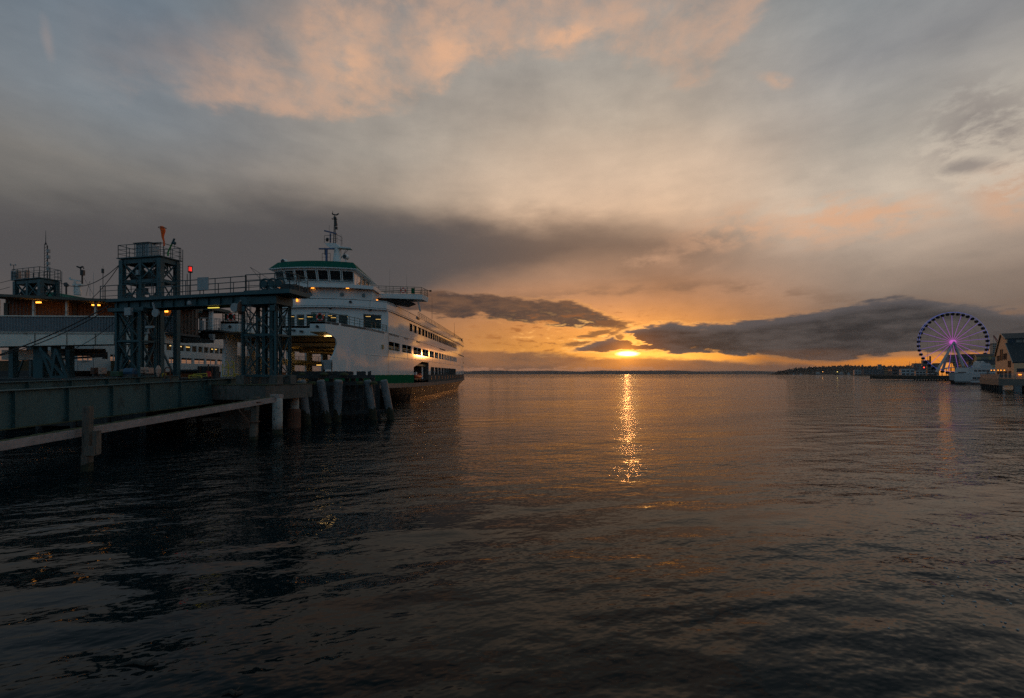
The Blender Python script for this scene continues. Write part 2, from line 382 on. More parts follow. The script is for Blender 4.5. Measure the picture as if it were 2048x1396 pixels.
def water_material():
    m = bpy.data.materials.new('sea_water'); m.use_nodes = True; nt = m.node_tree
    b = nt.nodes['Principled BSDF']
    b.inputs['Base Color'].default_value = (0.0012, 0.0065, 0.0080, 1); b.inputs['IOR'].default_value = 1.21
    b.inputs['Roughness'].default_value = 0.03
    g = nt.nodes.new('ShaderNodeNewGeometry'); x, y, z = sep(nt, S(nt, g.outputs['Position']))
    c, s_ = math.cos(R(-14)), math.sin(R(-14))
    u, v = x * c - y * s_, x * s_ + y * c
    rough_patch = noise(nt, vec(nt, u * 0.016, v * 0.05, 3.0), 1.0, 3, 0.55)
    def H(sx, sy, det, seed, du, dv, rg=0.5):
        return noise(nt, vec(nt, (u + du) * sx, (v + dv) * sy, seed), 1.0, det, rg, 0.0)
    gx, gy = 0.0, 0.0
    grp = noise(nt, vec(nt, u * 0.05, v * 0.16, 8.0), 1.0, 2, 0.5)
    edge = noise(nt, vec(nt, u * 0.03, v * 0.06, 21.0), 1.0, 3, 0.55) * 26.0
    shelter = sstep(y + edge, 25.0, 46.0)             # calm strip in the lee of the quay, ruffled farther out
    calm = sstep(rough_patch, 0.36, 0.64, 0.5, 1.2) * sstep(grp, 0.38, 0.62, 0.5, 1.4)
    for sx, sy, det, seed, amp, e in ((0.20, 0.40, 1.0, 1.0, 0.20, 0.2), (0.5, 0.9, 1.0, 5.0, calm * 0.13, 0.1), (1.5, 2.4, 2.0, 7.0, calm * lstep(shelter, 0.0, 1.0, 0.045, 0.110), 0.04), (4.5, 7.5, 1.0, 13.0, calm * lstep(shelter, 0.0, 1.0, 0.008, 0.026), 0.01)):
        h0, hx, hy = H(sx, sy, det, seed, 0, 0), H(sx, sy, det, seed, e, 0), H(sx, sy, det, seed, 0, e)
        k_ = amp * (1 / e)
        gx = (h0 - hx) * k_ + gx; gy = (h0 - hy) * k_ + gy
    wx, wy = gx * c + gy * s_, gy * c - gx * s_
    nn = nt.nodes.new('ShaderNodeVectorMath'); nn.operation = 'NORMALIZE'
    put(nt, nn.inputs[0], vec(nt, wx, wy, 1.0)); nt.links.new(nn.outputs[0], b.inputs['Normal'])
    MATS['sea_water'] = m
    return m
# ---------------------------------------------------------------- the sea
w = MB()
rings = [0, 60, 200, 700, 2500, 8000, 20000, 60000]
NS = 48
for k in range(NS):
    w.v.append(Vector((0, 0, 0))) if k == 0 else None
for r in rings[1:]:
    for k in range(NS):
        t = 2 * math.pi * k / NS; w.v.append(Vector((r * math.cos(t), r * math.sin(t), 0)))
for k in range(NS): w.f.append([0, 1 + k, 1 + (k + 1) % NS])
for j in range(len(rings) - 2):
    a, b_ = 1 + j * NS, 1 + (j + 1) * NS
    for k in range(NS): w.f.append([a + k, b_ + k, b_ + (k + 1) % NS, a + (k + 1) % NS])
tag(w.build('water', water_material()), 'dark rippled sea water reaching to the horizon', 'water', kind='structure')

# ---------------------------------------------------------------- far shore and headland
def ridge(name, Y, depth, prof, m, label, jag, step):
    """prof: photo points of the skyline, built as a hill with a front and a back slope"""
    b = MB(); x0, x1 = prof[0][0], prof[-1][0]; rows = []
    n = int((x1 - x0) / step)
    for i in range(n + 1):
        px = x0 + (x1 - x0) * i / n
        for (a, ya), (c, yc) in zip(prof, prof[1:]):
            if a <= px <= c: py = ya + (yc - ya) * (px - a) / (c - a); break
        top = at(px, py, Y).z * (1 + random.uniform(-jag, jag))
        X = (px - CX) / FOC * Y
        rows.append([Vector((X, Y - depth * .5, -2)), Vector((X, Y - depth * .4, max(1, top * random.uniform(.25, .4)))), Vector((X * 1.01, Y - depth * .1, top * random.uniform(.75, .92))), Vector((X * 1.02, Y + depth * .1, top)), Vector((X * 1.05, Y + depth * .5, -2))])
    for r in rows: b.v += r
    for i in range(n):
        for j in range(4): b.f.append([i * 5 + j, (i + 1) * 5 + j, (i + 1) * 5 + j + 1, i * 5 + j + 1])
    return tag(b.build(name, m, smooth=True), label, 'hills', kind='structure')
hm = mat('far_forest_hill', (0.035, 0.030, 0.034), 0.95, var=0.3, scale=0.01, spec=0.1)
ridge('hills', 10500, 1800, [(860, 744), (905, 741.5), (935, 742.5), (985, 740.5), (1040, 742), (1100, 741), (1160, 743), (1200, 741), (1260, 741.5), (1340, 740.5), (1390, 742.5), (1440, 742.5), (1500, 741.5), (1560, 743.5), (1640, 744.5)], hm,
      'low dark wooded shore lying along the horizon under the sun', 0.06, 2.5)
hm2 = mat('headland_forest', (0.020, 0.021, 0.018), 0.95, var=0.4, scale=0.02, spec=0.1)
HL = [(1545, 747), (1556, 744.5), (1572, 741), (1590, 738), (1620, 735.5), (1650, 734), (1680, 732.5), (1694, 731), (1720, 733), (1790, 733), (1850, 732), (1930, 731), (2060, 730)]
ridge('headland', 4200, 700, HL, hm2, 'dark wooded headland beyond the waterfront piers', 0.04, 2.0)
tb = MB()
for i in range(1500):
    px = random.uniform(1552, 2040)
    for (a, ya), (c, yc) in zip(HL, HL[1:]):
        if a <= px <= c: py = ya + (yc - ya) * (px - a) / (c - a); break
    f = random.random() ** 0.6
    Y = 4200 - 320 * (1 - f); p = at(px, py, 4200); g = p.z * (0.35 + 0.65 * f) - 3
    X = (px - CX) / FOC * Y; hgt = random.uniform(7, 17) * random.choice((.8, 1, 1.25)); rr = random.uniform(3.5, 7)
    conif = random.random() < .5
    prof = [(rr * .5, g), (rr, g + hgt * .3), (rr * (.55 if conif else .95), g + hgt * .65), (rr * .08 if conif else rr * .4, g + hgt)]
    tb.lathe((X, Y, 0), prof, n=5)
for q in tb.v: q += Vector((random.uniform(-1, 1), random.uniform(-1, 1), random.uniform(-1.2, 1.2)))
tag(tb.build('treeline', hm2), 'far mass of dark conifers and broadleaf trees along the headland ridge', 'trees', kind='stuff')
# drifting bits and bubbles on the near water
DRIFT = mat('drift_wood', (0.018, 0.014, 0.010), 0.8, var=.5, scale=8)
for px, py, L_, lab in ((277, 1330, .32, 'small dark piece of driftwood floating near the bottom left corner'), (463, 1389, .16, 'tiny dark scrap floating at the bottom edge')):
    Y = CAM_H * FOC / (py - HY); p = at(px, py, Y)
    o = thing('driftwood', lab, 'driftwood', (p.x, p.y, 0))
    MB().line([(p.x - L_, p.y, .0), (p.x - L_ * .3, p.y + .04, .03), (p.x + L_ * .5, p.y - .02, .025), (p.x + L_, p.y + .05, .0)], .035, 7).build('stick', DRIFT, o)
    MB().line([(p.x + L_ * .2, p.y, .02), (p.x + L_ * .5, p.y + .12, .05)], .015, 5).build('twig', DRIFT, o)
fm = MB(); rnd = random.Random(5)
for i in range(70):
    px, py = rnd.gauss(1950, 55), rnd.uniform(1000, 1260)
    Y = CAM_H * FOC / (py - HY); p = at(px, py, Y); q = rnd.uniform(.012, .032)
    fm.lathe((p.x, p.y, 0), [(q, -.002), (q * .9, q * .4), (q * .3, q * .75)], 8)
tag(fm.build('foam', mat('foam_bubble', (.22, .24, .25), .25)), 'scattered small bubbles of foam on the near right water', 'foam', kind='stuff')
# ---------------------------------------------------------------- paints
WHITE = mat('ship_white', (0.60, 0.60, 0.59), 0.06, var=0.06, scale=0.5, spec=.42, stain=(.40, .31, .24), stain_amt=.12, stretch=(.6, .6, .05), bump=0.14, bscale=1.3, rvar=0.0)
WHITE2 = mat('ship_white_matt', (0.62, 0.63, 0.62), 0.6, spec=.1, var=0.08, scale=0.6)
GREENP = mat('ship_green', (0.010, 0.095, 0.045), 0.8, var=0.15, spec=0.0)
GREENR = mat('roof_green', (0.002, 0.080, 0.052), 0.7, spec=.1, var=0.12)
RAILG = mat('rail_green', (0.010, 0.07, 0.05), 0.45)
BOOT = mat('hull_bottom', (0.016, 0.012, 0.011), 0.3, var=0.4, scale=0.8, stain=(.05, .025, .015), stain_amt=.4, stretch=(1, 1, .4), bump=.5, bscale=1.6, spec=.06)
RUBR = mat('rub_rail_steel', (0.26, 0.18, 0.14), 0.8, spec=0.0, var=0.2, scale=.8, stain=(.13, .07, .04), stain_amt=.3)
DGREY = mat('dark_grey_steel', (0.055, 0.060, 0.062), 0.6, spec=.15)
MGREY = mat('mid_grey_steel', (0.10, 0.095, 0.09), 0.8, spec=0.0)
INTER = mat('car_deck_paint', (0.30, 0.23, 0.12), 0.6, var=0.2)
DECK = mat('deck_grey', (0.07, 0.07, 0.07), 0.8)
PANE = mat('dark_glass', (0.012, 0.013, 0.015), 0.05, var=0.1, spec=1.0)
ORANGE = mat('rescue_orange', (0.60, 0.085, 0.025), 0.5)
RINGM = mat('ring_red', (0.55, 0.06, 0.035), 0.5)
BLACKM = mat('black_fittings', (0.012, 0.012, 0.013), 0.5)
BLUEM = mat('radar_blue', (0.03, 0.06, 0.16), 0.4)
BROWNB = mat('name_board_brown', (0.055, 0.028, 0.020), 0.6)
YEL = mat('safety_yellow', (0.50, 0.33, 0.02), 0.5, stain=(.2, .1, .02), stain_amt=.2)
WARM = mat('warm_lamp', (0.9, 0.6, 0.3), 0.4, emit=(1.0, 0.62, 0.24), es=3.0)
DIM = mat('dim_lamp', (0.9, 0.6, 0.3), 0.4, emit=(1.0, 0.56, 0.14), es=2.6)
AMB = mat('amber_lamp', (0.9, 0.4, 0.1), 0.4, emit=(1.0, 0.33, 0.03), es=2.4)
def glass_material():
    m = bpy.data.materials.new('clear_glass'); m.use_nodes = True; nt = m.node_tree; nt.nodes.clear()
    tr = nt.nodes.new('ShaderNodeBsdfTransparent'); tr.inputs[0].default_value = (.45, .48, .50, 1)
    gl = nt.nodes.new('ShaderNodeBsdfGlossy'); gl.inputs['Roughness'].default_value = 0.03
    fr = nt.nodes.new('ShaderNodeFresnel'); fr.inputs[0].default_value = 1.5
    mx = nt.nodes.new('ShaderNodeMixShader'); o = nt.nodes.new('ShaderNodeOutputMaterial')
    nt.links.new(fr.outputs[0], mx.inputs[0]); nt.links.new(tr.outputs[0], mx.inputs[1]); nt.links.new(gl.outputs[0], mx.inputs[2]); nt.links.new(mx.outputs[0], o.inputs[0])
    return m
GLASS = glass_material()

def railing(mb, pts, h, post_every=1.6, r=0.03, rails=(1.0, .62, .3), n=5):
    """posts and rails along a line of deck points"""
    pts = [Vector(p) for p in pts]
    for f in rails: mb.line([p + Vector((0, 0, h * f)) for p in pts], r * (1.1 if f == 1.0 else .75), n)
    for a, b in zip(pts, pts[1:]):
        k = max(1, round((b - a).length / post_every))
        for i in range(k + 1):
            q = a.lerp(b, i / k); mb.tube(q, q + Vector((0, 0, h)), r, n=n)
    return mb
def grid_wall(mb, P, us, vs, hole=None):
    for i in range(len(us) - 1):
        for j in range(len(vs) - 1):
            if hole and hole((us[i] + us[i + 1]) / 2, (vs[j] + vs[j + 1]) / 2): continue
            mb.poly([P(us[i], vs[j]), P(us[i + 1], vs[j]), P(us[i + 1], vs[j + 1]), P(us[i], vs[j + 1])])
    return mb
def window_frame(mb, c4, w=0.09, t=0.08, mull=(), rail=None):
    """frame bars round four corner points (bl, br, tr, tl)"""
    bl, br, tr, tl = [Vector(p) for p in c4]; nrm = (br - bl).cross(tl - bl).normalized()
    for a, b in ((bl, br), (br, tr), (tr, tl), (tl, bl)): mb.bar(a, b, t, w, nrm)
    for f in mull: mb.bar(bl.lerp(br, f), tl.lerp(tr, f), t * .8, w, nrm)
    if rail is not None: mb.bar(bl.lerp(tl, rail), br.lerp(tr, rail), t * .6, w * .7, nrm)
    return mb

# ---------------------------------------------------------------- the ferry at the berth
FL, FY0 = 142.0, 63.0
def fcen(t): return -33.5 + 0.019 * t
def fw(t):
    e = min(t, FL - t)
    pts = [(-1, 7.0), (0, 7.3), (2, 8.2), (5, 9.1), (10, 10.1), (18, 10.95), (30, 11.4), (45, 11.58), (60, 11.62), (71, 11.62)]
    for i in range(len(pts) - 1):
        (a, p), (b, q) = pts[i], pts[i + 1]
        if a <= e <= b:
            sl = lambda j: (pts[min(j + 1, len(pts) - 1)][1] - pts[max(j - 1, 0)][1]) / (pts[min(j + 1, len(pts) - 1)][0] - pts[max(j - 1, 0)][0])
            h, x = b - a, (e - a) / (b - a)
            return (2 * x ** 3 - 3 * x * x + 1) * p + (x ** 3 - 2 * x * x + x) * h * sl(i) + (3 * x * x - 2 * x ** 3) * q + (x ** 3 - x * x) * h * sl(i + 1)
    return 11.6
def sheer(t): return 0.75 * ((t - FL / 2) / (FL / 2)) ** 2
def fp(t, side, z, inset=0.0): return Vector((fcen(t) + side * (fw(t) - inset), FY0 + t, z))
def t_at(px, side=1):
    lo, hi = 0.0, 118.0
    for _ in range(50):
        m = (lo + hi) / 2; p = fp(m, side, 0)
        if CX + FOC * p.x / p.y < px: lo = m
        else: hi = m
    return lo
ferry = thing('ferry', 'large white and green double ended car ferry moored in the slip', 'ferry', (fcen(71), FY0 + 71, 0))
TS = [0, 1, 2, 3.5, 5, 7.5, 8.75, 10, 12, 14, 16, 18, 21, 24, 27, 30, 33.5, 37, 41, 45, 50, 55, 65, 75, 85, 95, 105, 112, 118, 124, 128, 132, 134.5, 137, 138.5, 140, 141, 142]
# underwater body with raked ends
b = MB(); rows = []
for t in TS:
    e = min(t, FL - t); k = min(1.0, e / 34.0)
    wl = fw(t) * (0.30 + 0.66 * k ** 0.6); zb = 2.45 + sheer(t)
    fwd = (1 - k) * 9.0 * (1 if t < 71 else -1)
    row = []
    for s in (-1, 1):
        col = [Vector((fcen(t) + s * fw(t), FY0 + t, zb)), Vector((fcen(t) + s * (fw(t) * .55 + wl * .45), FY0 + t + fwd * .55, zb * .5)), Vector((fcen(t) + s * wl, FY0 + t + fwd, -0.1)), Vector((fcen(t) + s * wl * .8, FY0 + t + fwd * 1.2, -2.5))]
        row.append(col)
    rows.append(row)
for a, c in zip(rows, rows[1:]):
    for si, fl in ((0, False), (1, True)):
        for j in range(3): b.poly([a[si][j], a[si][j + 1], c[si][j + 1], c[si][j]], fl)
for r_, fl in ((rows[0], True), (rows[-1], False)):
    for j in range(3): b.poly([r_[0][j], r_[0][j + 1], r_[1][j + 1], r_[1][j]], fl)
b.build('hull', BOOT, ferry)
# rub rail all round
b = MB(); loop = [(t, 1) for t in TS] + [(t, -1) for t in TS[::-1]]
for (t, s), (t2, s2) in zip(loop, loop[1:] + loop[:1]):
    p, q = fp(t, s, 2.45 + sheer(t), -.28), fp(t2, s2, 2.45 + sheer(t2), -.28)
    b.poly([p, q, q + Vector((0, 0, .85)), p + Vector((0, 0, .85))])
    p2, q2 = fp(t, s, 3.3 + sheer(t), .3), fp(t2, s2, 3.3 + sheer(t2), .3)
    b.poly([p + Vector((0, 0, .85)), q + Vector((0, 0, .85)), q2, p2])
    p3, q3 = fp(t, s, 2.45 + sheer(t), .3), fp(t2, s2, 2.45 + sheer(t2), .3)
    b.poly([p, q, q3, p3], True)
b.build('rub_rail', RUBR, ferry)
# car deck
b = MB()
for t, t2 in zip(TS, TS[1:]): b.poly([fp(t, -1, 3.9, .2), fp(t, 1, 3.9, .2), fp(t2, 1, 3.9, .2), fp(t2, -1, 3.9, .2)])
b.build('car_deck', DECK, ferry)

# windows of the starboard side, read along the hull
LOW = [(777, 800), (804, 823), (827, 842.5), (844.5, 857), (859.2, 867.8), (869.5, 876.2), (877.7, 882.2), (883.3, 887.4), (888.6, 891.6), (892.8, 895.4), (896.4, 899), (899.9, 902), (902.7, 904.6), (905.2, 906.8), (907.4, 908.8), (909.3, 910.5), (911, 912), (912.4, 913.3)]
UPP = [(820.5, 826), (828, 834.5), (837, 843), (844.5, 850), (851.5, 856), (857.5, 861), (862, 866), (867, 870.4), (871.4, 874.3), (875.2, 877.7), (878.5, 880.8), (881.4, 883.6), (884.2, 886.2), (886.8, 888.6), (889.2, 890.9), (891.4, 893), (893.5, 895), (895.5, 896.9), (897.4, 898.7), (899.2, 900.4), (900.9, 902), (902.5, 903.5), (904, 905), (905.5, 906.4), (906.9, 907.8), (908.3, 909.1), (909.6, 910.4), (910.8, 911.5), (912, 912.6), (913, 913.6)]
BOT = [(862, 867.5), (870, 875), (877, 881), (883, 886.6), (888.2, 891.2), (892.4, 895), (896, 898.2), (899, 901), (901.7, 903.4), (904, 905.6), (906.2, 907.6), (908.2, 909.4), (910, 911)]
tw = lambda L: [(t_at(a), t_at(c)) for a, c in L]
LOWt, UPPt, BOTt = tw(LOW), tw(UPP), tw(BOT)
OPEN = (t_at(827.5), t_at(857.5))      # rescue boat bay
def inwin(t, L): return any(a < t < c for a, c in L)
T0 = [(3.3, 0.0), (5.25, 0.0), (7.2, .8), (8.3, 1.5), (9.7, 2.0), (10.4, 1.8), (10.9, 1.2), (11.35, 0.1), (12.8, 0.0)]
def t0z(z):
    for (a, p), (c, q) in zip(T0, T0[1:]):
        if a <= z <= c: return p + (q - p) * (z - a) / (c - a)
    return 0.0
def P_side(side):
    def P(t, z):
        tt = t0z(z) + (8 - t0z(z)) * t / 8 if t < 8 else t
        zz = z + (sheer(t) if z < 3.35 else 0)
        return fp(tt, side, zz)
    return P
VL = [3.3, 5.25, 7.2, 8.3, 9.7, 10.4, 10.9, 11.35, 12.8]
us = sorted(set([0, 1, 2.5, 5] + [t for t in TS if 8 <= t <= 142] + [x for p in LOWt + BOTt + [OPEN] for x in p]))
def hole_s(t, z):
    if inwin(t, LOWt) and 9.7 < z < 11.35: return True
    if inwin(t, BOTt) and 5.25 < z < 7.2: return True
    if OPEN[0] < t < OPEN[1] and z < 8.3: return True
    return z < 5.25          # green band and grey plinth are parts of their own
w = MB(); grid_wall(w, P_side(1), us, VL, hole_s)
w.build('side_plating', WHITE, ferry, solid=0.25, weld=True, smooth=True)
PORTL = [(t, t + 5.2) for t in (6, 13, 20, 28, 36, 44, 52, 60, 68, 76, 84, 92, 100)]
usp = sorted(set([0, 1, 2.5, 5] + [t for t in TS if 8 <= t <= 142] + [x for p in PORTL for x in p]))
w = MB(); grid_wall(w, P_side(-1), usp, VL, lambda t, z: inwin(t, PORTL) and (8.3 < z < 10.4 or (t > 18 and 5.25 < z < 7.2)))
w.build('side_plating', WHITE2, ferry, solid=-0.4)
w = MB(); grid_wall(w, lambda t, z: P_side(1)(t, z) + Vector((.03, 0, 0)), [0, 2.5, 5, 8, 10, 14, 18, 24, 30, OPEN[0]], [3.3, 5.25]); w.build('green_band', GREENP, ferry, solid=.2)
plin = MB(); grid_wall(plin, lambda t, z: P_side(1)(t, z), [OPEN[1]] + [t for t in TS if t > OPEN[1]], [3.3, 5.25]); pl = plin.build('lower_plating', MGREY, ferry, solid=.2)
for i, tt in enumerate([OPEN[1] + 3 + 5.2 * k for k in range(13)]):
    p = fp(tt, 1, 4.4, -.06); MB().box(p, (.12, .5, .9)).build('scuttle', BLACKM, pl)
# seams of the plating
w = MB()
for z in (8.55, 12.82): w.line([fp(t, 1, z, -.03) for t in TS if 8 <= t <= 138], .035, 5)
w.build('seam_bead', WHITE2, ferry)
for t in (12, 21, 30, 41, 55, 65, 75, 85, 95, 105): MB().tube(fp(t, 1, 8.4, -.005), fp(t, 1, 9.65, -.005), .022, n=5).build('plate_seam', WHITE2, ferry)
# sloping corner of the boat bay
a, c = OPEN
MB().prism([fp(a, 1, 8.32, .02), fp(a, 1, 6.9, .02), fp(a + (c - a) * .52, 1, 8.32, .02)], (-.25, 0, 0)).build('bay_corner', WHITE, ferry)
bay = MB(); q0, q1 = fp(a, 1, 0), fp(c, 1, 0)
grid_wall(bay, lambda t, z: Vector((q0.x - 3.5, t, z)), [q0.y, q1.y], [3.9, 8.4])
bay.poly([(q0.x - 3.5, q0.y, 3.9), (q0.x, q0.y, 3.9), (q0.x, q0.y, 8.4), (q0.x - 3.5, q0.y, 8.4)])
bay.poly([(q1.x - 3.5, q1.y, 3.9), (q1.x - .1, q1.y, 3.9), (q1.x - .1, q1.y, 8.4), (q1.x - 3.5, q1.y, 8.4)])
bay.build('bay_lining', MGREY, ferry)
MB().box((q1.x - 1.2, q1.y - 2.2, 6.0), (.12, 1.3, 3.6)).build('bay_door', WHITE2, ferry)
# starboard windows: every opening a part
for (a, c) in LOWt:
    m = MB(); window_frame(m, [fp(a, 1, 9.72, .05), fp(c, 1, 9.72, .05), fp(c, 1, 11.33, .05), fp(a, 1, 11.33, .05)], .14, .08, (.5,), .28)
    r = min(.5, (c - a) * .16)
    for (t, z, dt, dz) in ((a, 9.72, r, r * .7), (c, 9.72, -r, r * .7), (c, 11.33, -r, -r * .7), (a, 11.33, r, -r * .7)):
        m.prism([fp(t, 1, z, .0), fp(t + dt, 1, z, .0), fp(t + dt * .3, 1, z + dz * .3, .0), fp(t, 1, z + dz, .0)], (-.12, 0, 0))
    m.build('window', WHITE2, ferry)
for (a, c) in BOTt:
    m = MB(); window_frame(m, [fp(a, 1, 5.27, .05), fp(c, 1, 5.27, .05), fp(c, 1, 7.18, .05), fp(a, 1, 7.18, .05)], .3, .08, (.5,), .24); m.build('window', MGREY, ferry)
# passenger cabin above
TF = lambda o: 14 + 4 * (abs(o) / 10.9) ** 2.2
def front(o, z, out=0.0, c0=fcen(15)): return Vector((c0 + o, FY0 + TF(o) - out, z))
UV = [12.8, 14.5, 16.1, 16.9]
us = sorted(set([18, 24, 30, 128, 126] + [t for t in TS if 18 <= t <= 124] + [x for p in UPPt for x in p]))
w = MB(); grid_wall(w, lambda t, z: fp(t, 1, z, .15), us, UV, lambda t, z: inwin(t, UPPt) and 14.5 < z < 16.1)
w.build('cabin_side', WHITE, ferry, solid=.15, weld=True, smooth=True)
for (a, c) in UPPt:
    k = [fp(a, 1, 14.5, .2), fp(c, 1, 14.5, .2), fp(c, 1, 16.1, .2), fp(a, 1, 16.1, .2)]
    f = window_frame(MB(), [p - Vector((.08, 0, 0)) for p in k], .28, .08).build('window', DGREY, ferry)
    MB().poly([p - Vector((.2, 0, 0)) for p in k]).build('pane', PANE, f)
w = MB(); grid_wall(w, lambda t, z: fp(t, -1, z, .15), [18, 30, 45, 65, 95, 118, 128], [12.8, 16.9]); w.build('cabin_side', WHITE2, ferry, solid=-.15)
offs = [-10.9, -9.6, -8, -7.4, -5.9, -5.6, -4.1, -3.8, -2.3, -2, -.5, -.2, 1.3, 1.6, 3.1, 3.4, 4.9, 5.2, 6.4, 7.2, 9.9, 10.9]
FW = [(-7.4, -5.9), (-5.6, -4.1), (-3.8, -2.3), (-2, -.5), (-.2, 1.3), (1.6, 3.1), (3.4, 4.9)]
w = MB(); grid_wall(w, front, offs, [12.8, 13.4, 13.6, 15.6, 15.9, 16.9], lambda o, z: (inwin(o, FW) and 13.6 < z < 15.6) or (7.2 < o < 9.9 and 13.4 < z < 15.9) or (-9.6 < o < -8 and 13.4 < z < 15.9))
w.build('cabin_front', WHITE, ferry, solid=-.15)
for (a, c) in FW + [(7.2, 9.9), (-9.6, -8)]:
    z0, z1 = (13.6, 15.6) if c - a < 1.6 and a > -9 else (13.4, 15.9)
    k = [front(a, z0, .02), front(c, z0, .02), front(c, z1, .02), front(a, z1, .02)]
    f = window_frame(MB(), k, .1, .12).build('window', WHITE2, ferry)
    MB().poly([p + Vector((0, .05, 0)) for p in k]).build('pane', GLASS, f)
# decks
b = MB(); pl_ = [fp(t, -1, 12.8, .1) for t in TS[::-1]]
edge = [fp(t, -1, 0) for t in TS[::-1]] + [Vector((fcen(0) - 7.3, FY0, 0)), Vector((fcen(0) - 4.8, FY0, 0)), Vector((fcen(0) - 4.2, FY0 + 2, 0)), Vector((fcen(0) - 3.8, FY0 + 6, 0)), Vector((fcen(0) + 4.2, FY0 + 6, 0)), Vector((fcen(0) + 4.8, FY0 + 2, 0)), Vector((fcen(0) + 5.2, FY0, 0)), Vector((fcen(0) + 7.3, FY0, 0))] + [fp(t, 1, 0) for t in TS]
b.prism([p + Vector((0, 0, 12.45)) for p in edge], (0, 0, .33)); b.build('promenade_deck', DECK, ferry)
w = MB()                                    # white wings and lintel over the car deck mouth
fe = edge[len(TS):len(TS) + 8]
for p, q in zip(fe, fe[1:]):
    if (p - q).length < .05: continue
    z0 = 11.35
    w.hexa([p + Vector((0, 0, z0)), q + Vector((0, 0, z0)), q + Vector((0, .25, z0)), p + Vector((0, .25, z0)), p + Vector((0, 0, 12.8)), q + Vector((0, 0, 12.8)), q + Vector((0, .25, 12.8)), p + Vector((0, .25, 12.8))])
w.build('bow_wings', WHITE, ferry)
w = MB()
w.prism([p + Vector((0, 0, 11.25)) for p in fe + [fp(10, 1, 0, .3), fp(10, -1, 0, .3)]], (0, 0, .1)); w.build('wing_soffit', INTER, ferry)
cen = lambda t, o, z: Vector((fcen(t) + o, FY0 + t, z))
w = MB(); w.hexa([cen(10, -10, 9.9), cen(10, 10, 9.9), cen(11, 10, 9.9), cen(11, -10, 9.9), cen(10, -10, 11.3), cen(10, 10, 11.3), cen(11, 10, 11.3), cen(11, -10, 11.3)])
for t in range(15, 130, 5): w.bar(cen(t, -11, 10.1), cen(t, 11, 10.1), .4, .7)
w.build('deck_beams', INTER, ferry)
MB().prism([fp(10, -1, 10.45, .3), fp(10, 1, 10.45, .3), fp(30, 1, 10.45, .3), fp(118, 1, 10.45, .3), fp(132, 1, 10.45, .3), fp(132, -1, 10.45, .3), fp(118, -1, 10.45, .3), fp(30, -1, 10.45, .3)], (0, 0, .2)).build('car_deck_ceiling', INTER, ferry)
w = MB(); w.hexa([cen(42, -1.6, 3.9), cen(42, 1.6, 3.9), cen(112, 1.6, 3.9), cen(112, -1.6, 3.9), cen(42, -1.6, 10.4), cen(42, 1.6, 10.4), cen(112, 1.6, 10.4), cen(112, -1.6, 10.4)]); w.build('centre_casing', INTER, ferry)
w = MB()
w.hexa([cen(26, 2, 7.3), cen(26, 10.8, 7.3), cen(115, 11, 7.3), cen(115, 2, 7.3), cen(26, 2, 7.7), cen(26, 10.8, 7.7), cen(115, 11, 7.7), cen(115, 2, 7.7)])
w.hexa([cen(26, -10.8, 7.3), cen(26, -4, 7.3), cen(115, -4, 7.3), cen(115, -11, 7.3), cen(26, -10.8, 7.7), cen(26, -4, 7.7), cen(115, -4, 7.7), cen(115, -11, 7.7)])
mz = w.build('mezzanine_deck', INTER, ferry)
w = MB()
for k in range(14): w.hexa([cen(25.9, -10 + k * .6, 7.3), cen(25.9, -9.7 + k * .6, 7.3), cen(25.95, -9.7 + k * .6, 7.3), cen(25.95, -10 + k * .6, 7.3), cen(25.9, -9.8 + k * .6, 7.7), cen(25.9, -9.5 + k * .6, 7.7), cen(25.95, -9.5 + k * .6, 7.7), cen(25.95, -9.8 + k * .6, 7.7)])
w.build('hazard_stripes', YEL, mz)
m = railing(MB(), [cen(26, -10.5, 7.7), cen(26, -4, 7.7), cen(40, -4, 7.7)], 1.1, 1.3, .035); m.build('railing', DGREY, mz)
for (t, o, z) in ((4.5, 6.2, 11.2), (5.7, 5.4, 11.2), (12.5, 3.5, 10.4), (14, -4.5, 10.4), (20, 4, 10.4), (27, 0, 10.4), (34, -6, 10.4), (40, 5, 10.4), (55, -6, 10.4), (70, -6, 10.4), (13, 7.5, 10.4), (17, 0, 10.4), (22, -7, 10.4), (24, 8, 10.4), (30, 6, 10.4)):
    MB().box(cen(t, o, z - .03), (1.3, .16, .07)).build('deck_lamp', WARM if t < 10 else DIM, ferry)
for (t, o) in ((30, -6.8), (34, -6), (40, -5.4), (50, -6), (64, -6)):
    MB().box(cen(t, o, 7.24), (1.3, .18, .07)).build('deck_lamp', DIM, ferry)
MB().box(front(-4.4, 11.9, 8.05), (1.0, .04, .6)).build('notice_board', YEL, ferry)
for o, zz in ((-2.6, 12.1), (-1.2, 12.0), (-.2, 12.1), (1, 11.95)): MB().box(front(o, zz, 8.2), (.5, .3, .22)).build('lintel_fitting', DGREY, ferry)
for o in (-6, 6.2): MB().tube((fcen(0) + o, FY0 - .25, 12.1), (fcen(0) + o + .15, FY0 - .05, 12.0), .18, n=10).build('fairlead', BLACKM, ferry)
for o in (-9.5, -8.6, 8.4):
    m = MB(); [m.bar(cen(9, o, 4 + k * .9), cen(9, o + .6, 4 + k * .9), .06) for k in range(8)]; m.tube(cen(9, o, 3.9), cen(9, o, 11.2), .05); m.build('ladder', DGREY, ferry)
for (t, o, z, e_) in ((6, 5.0, 10.4, 26), (16, 2.0, 9.6, 40), (26, -6.5, 9.6, 40), (38, 6.0, 9.4, 40), (30, -6.5, 6.6, 20)):
    ld = bpy.data.lights.new('car_deck_light', 'POINT'); ld.energy = e_; ld.color = (1.0, .62, .22); ld.shadow_soft_size = .4
    lo = bpy.data.objects.new('car_deck_light', ld); COL.objects.link(lo); lo.location = cen(t, o, z)
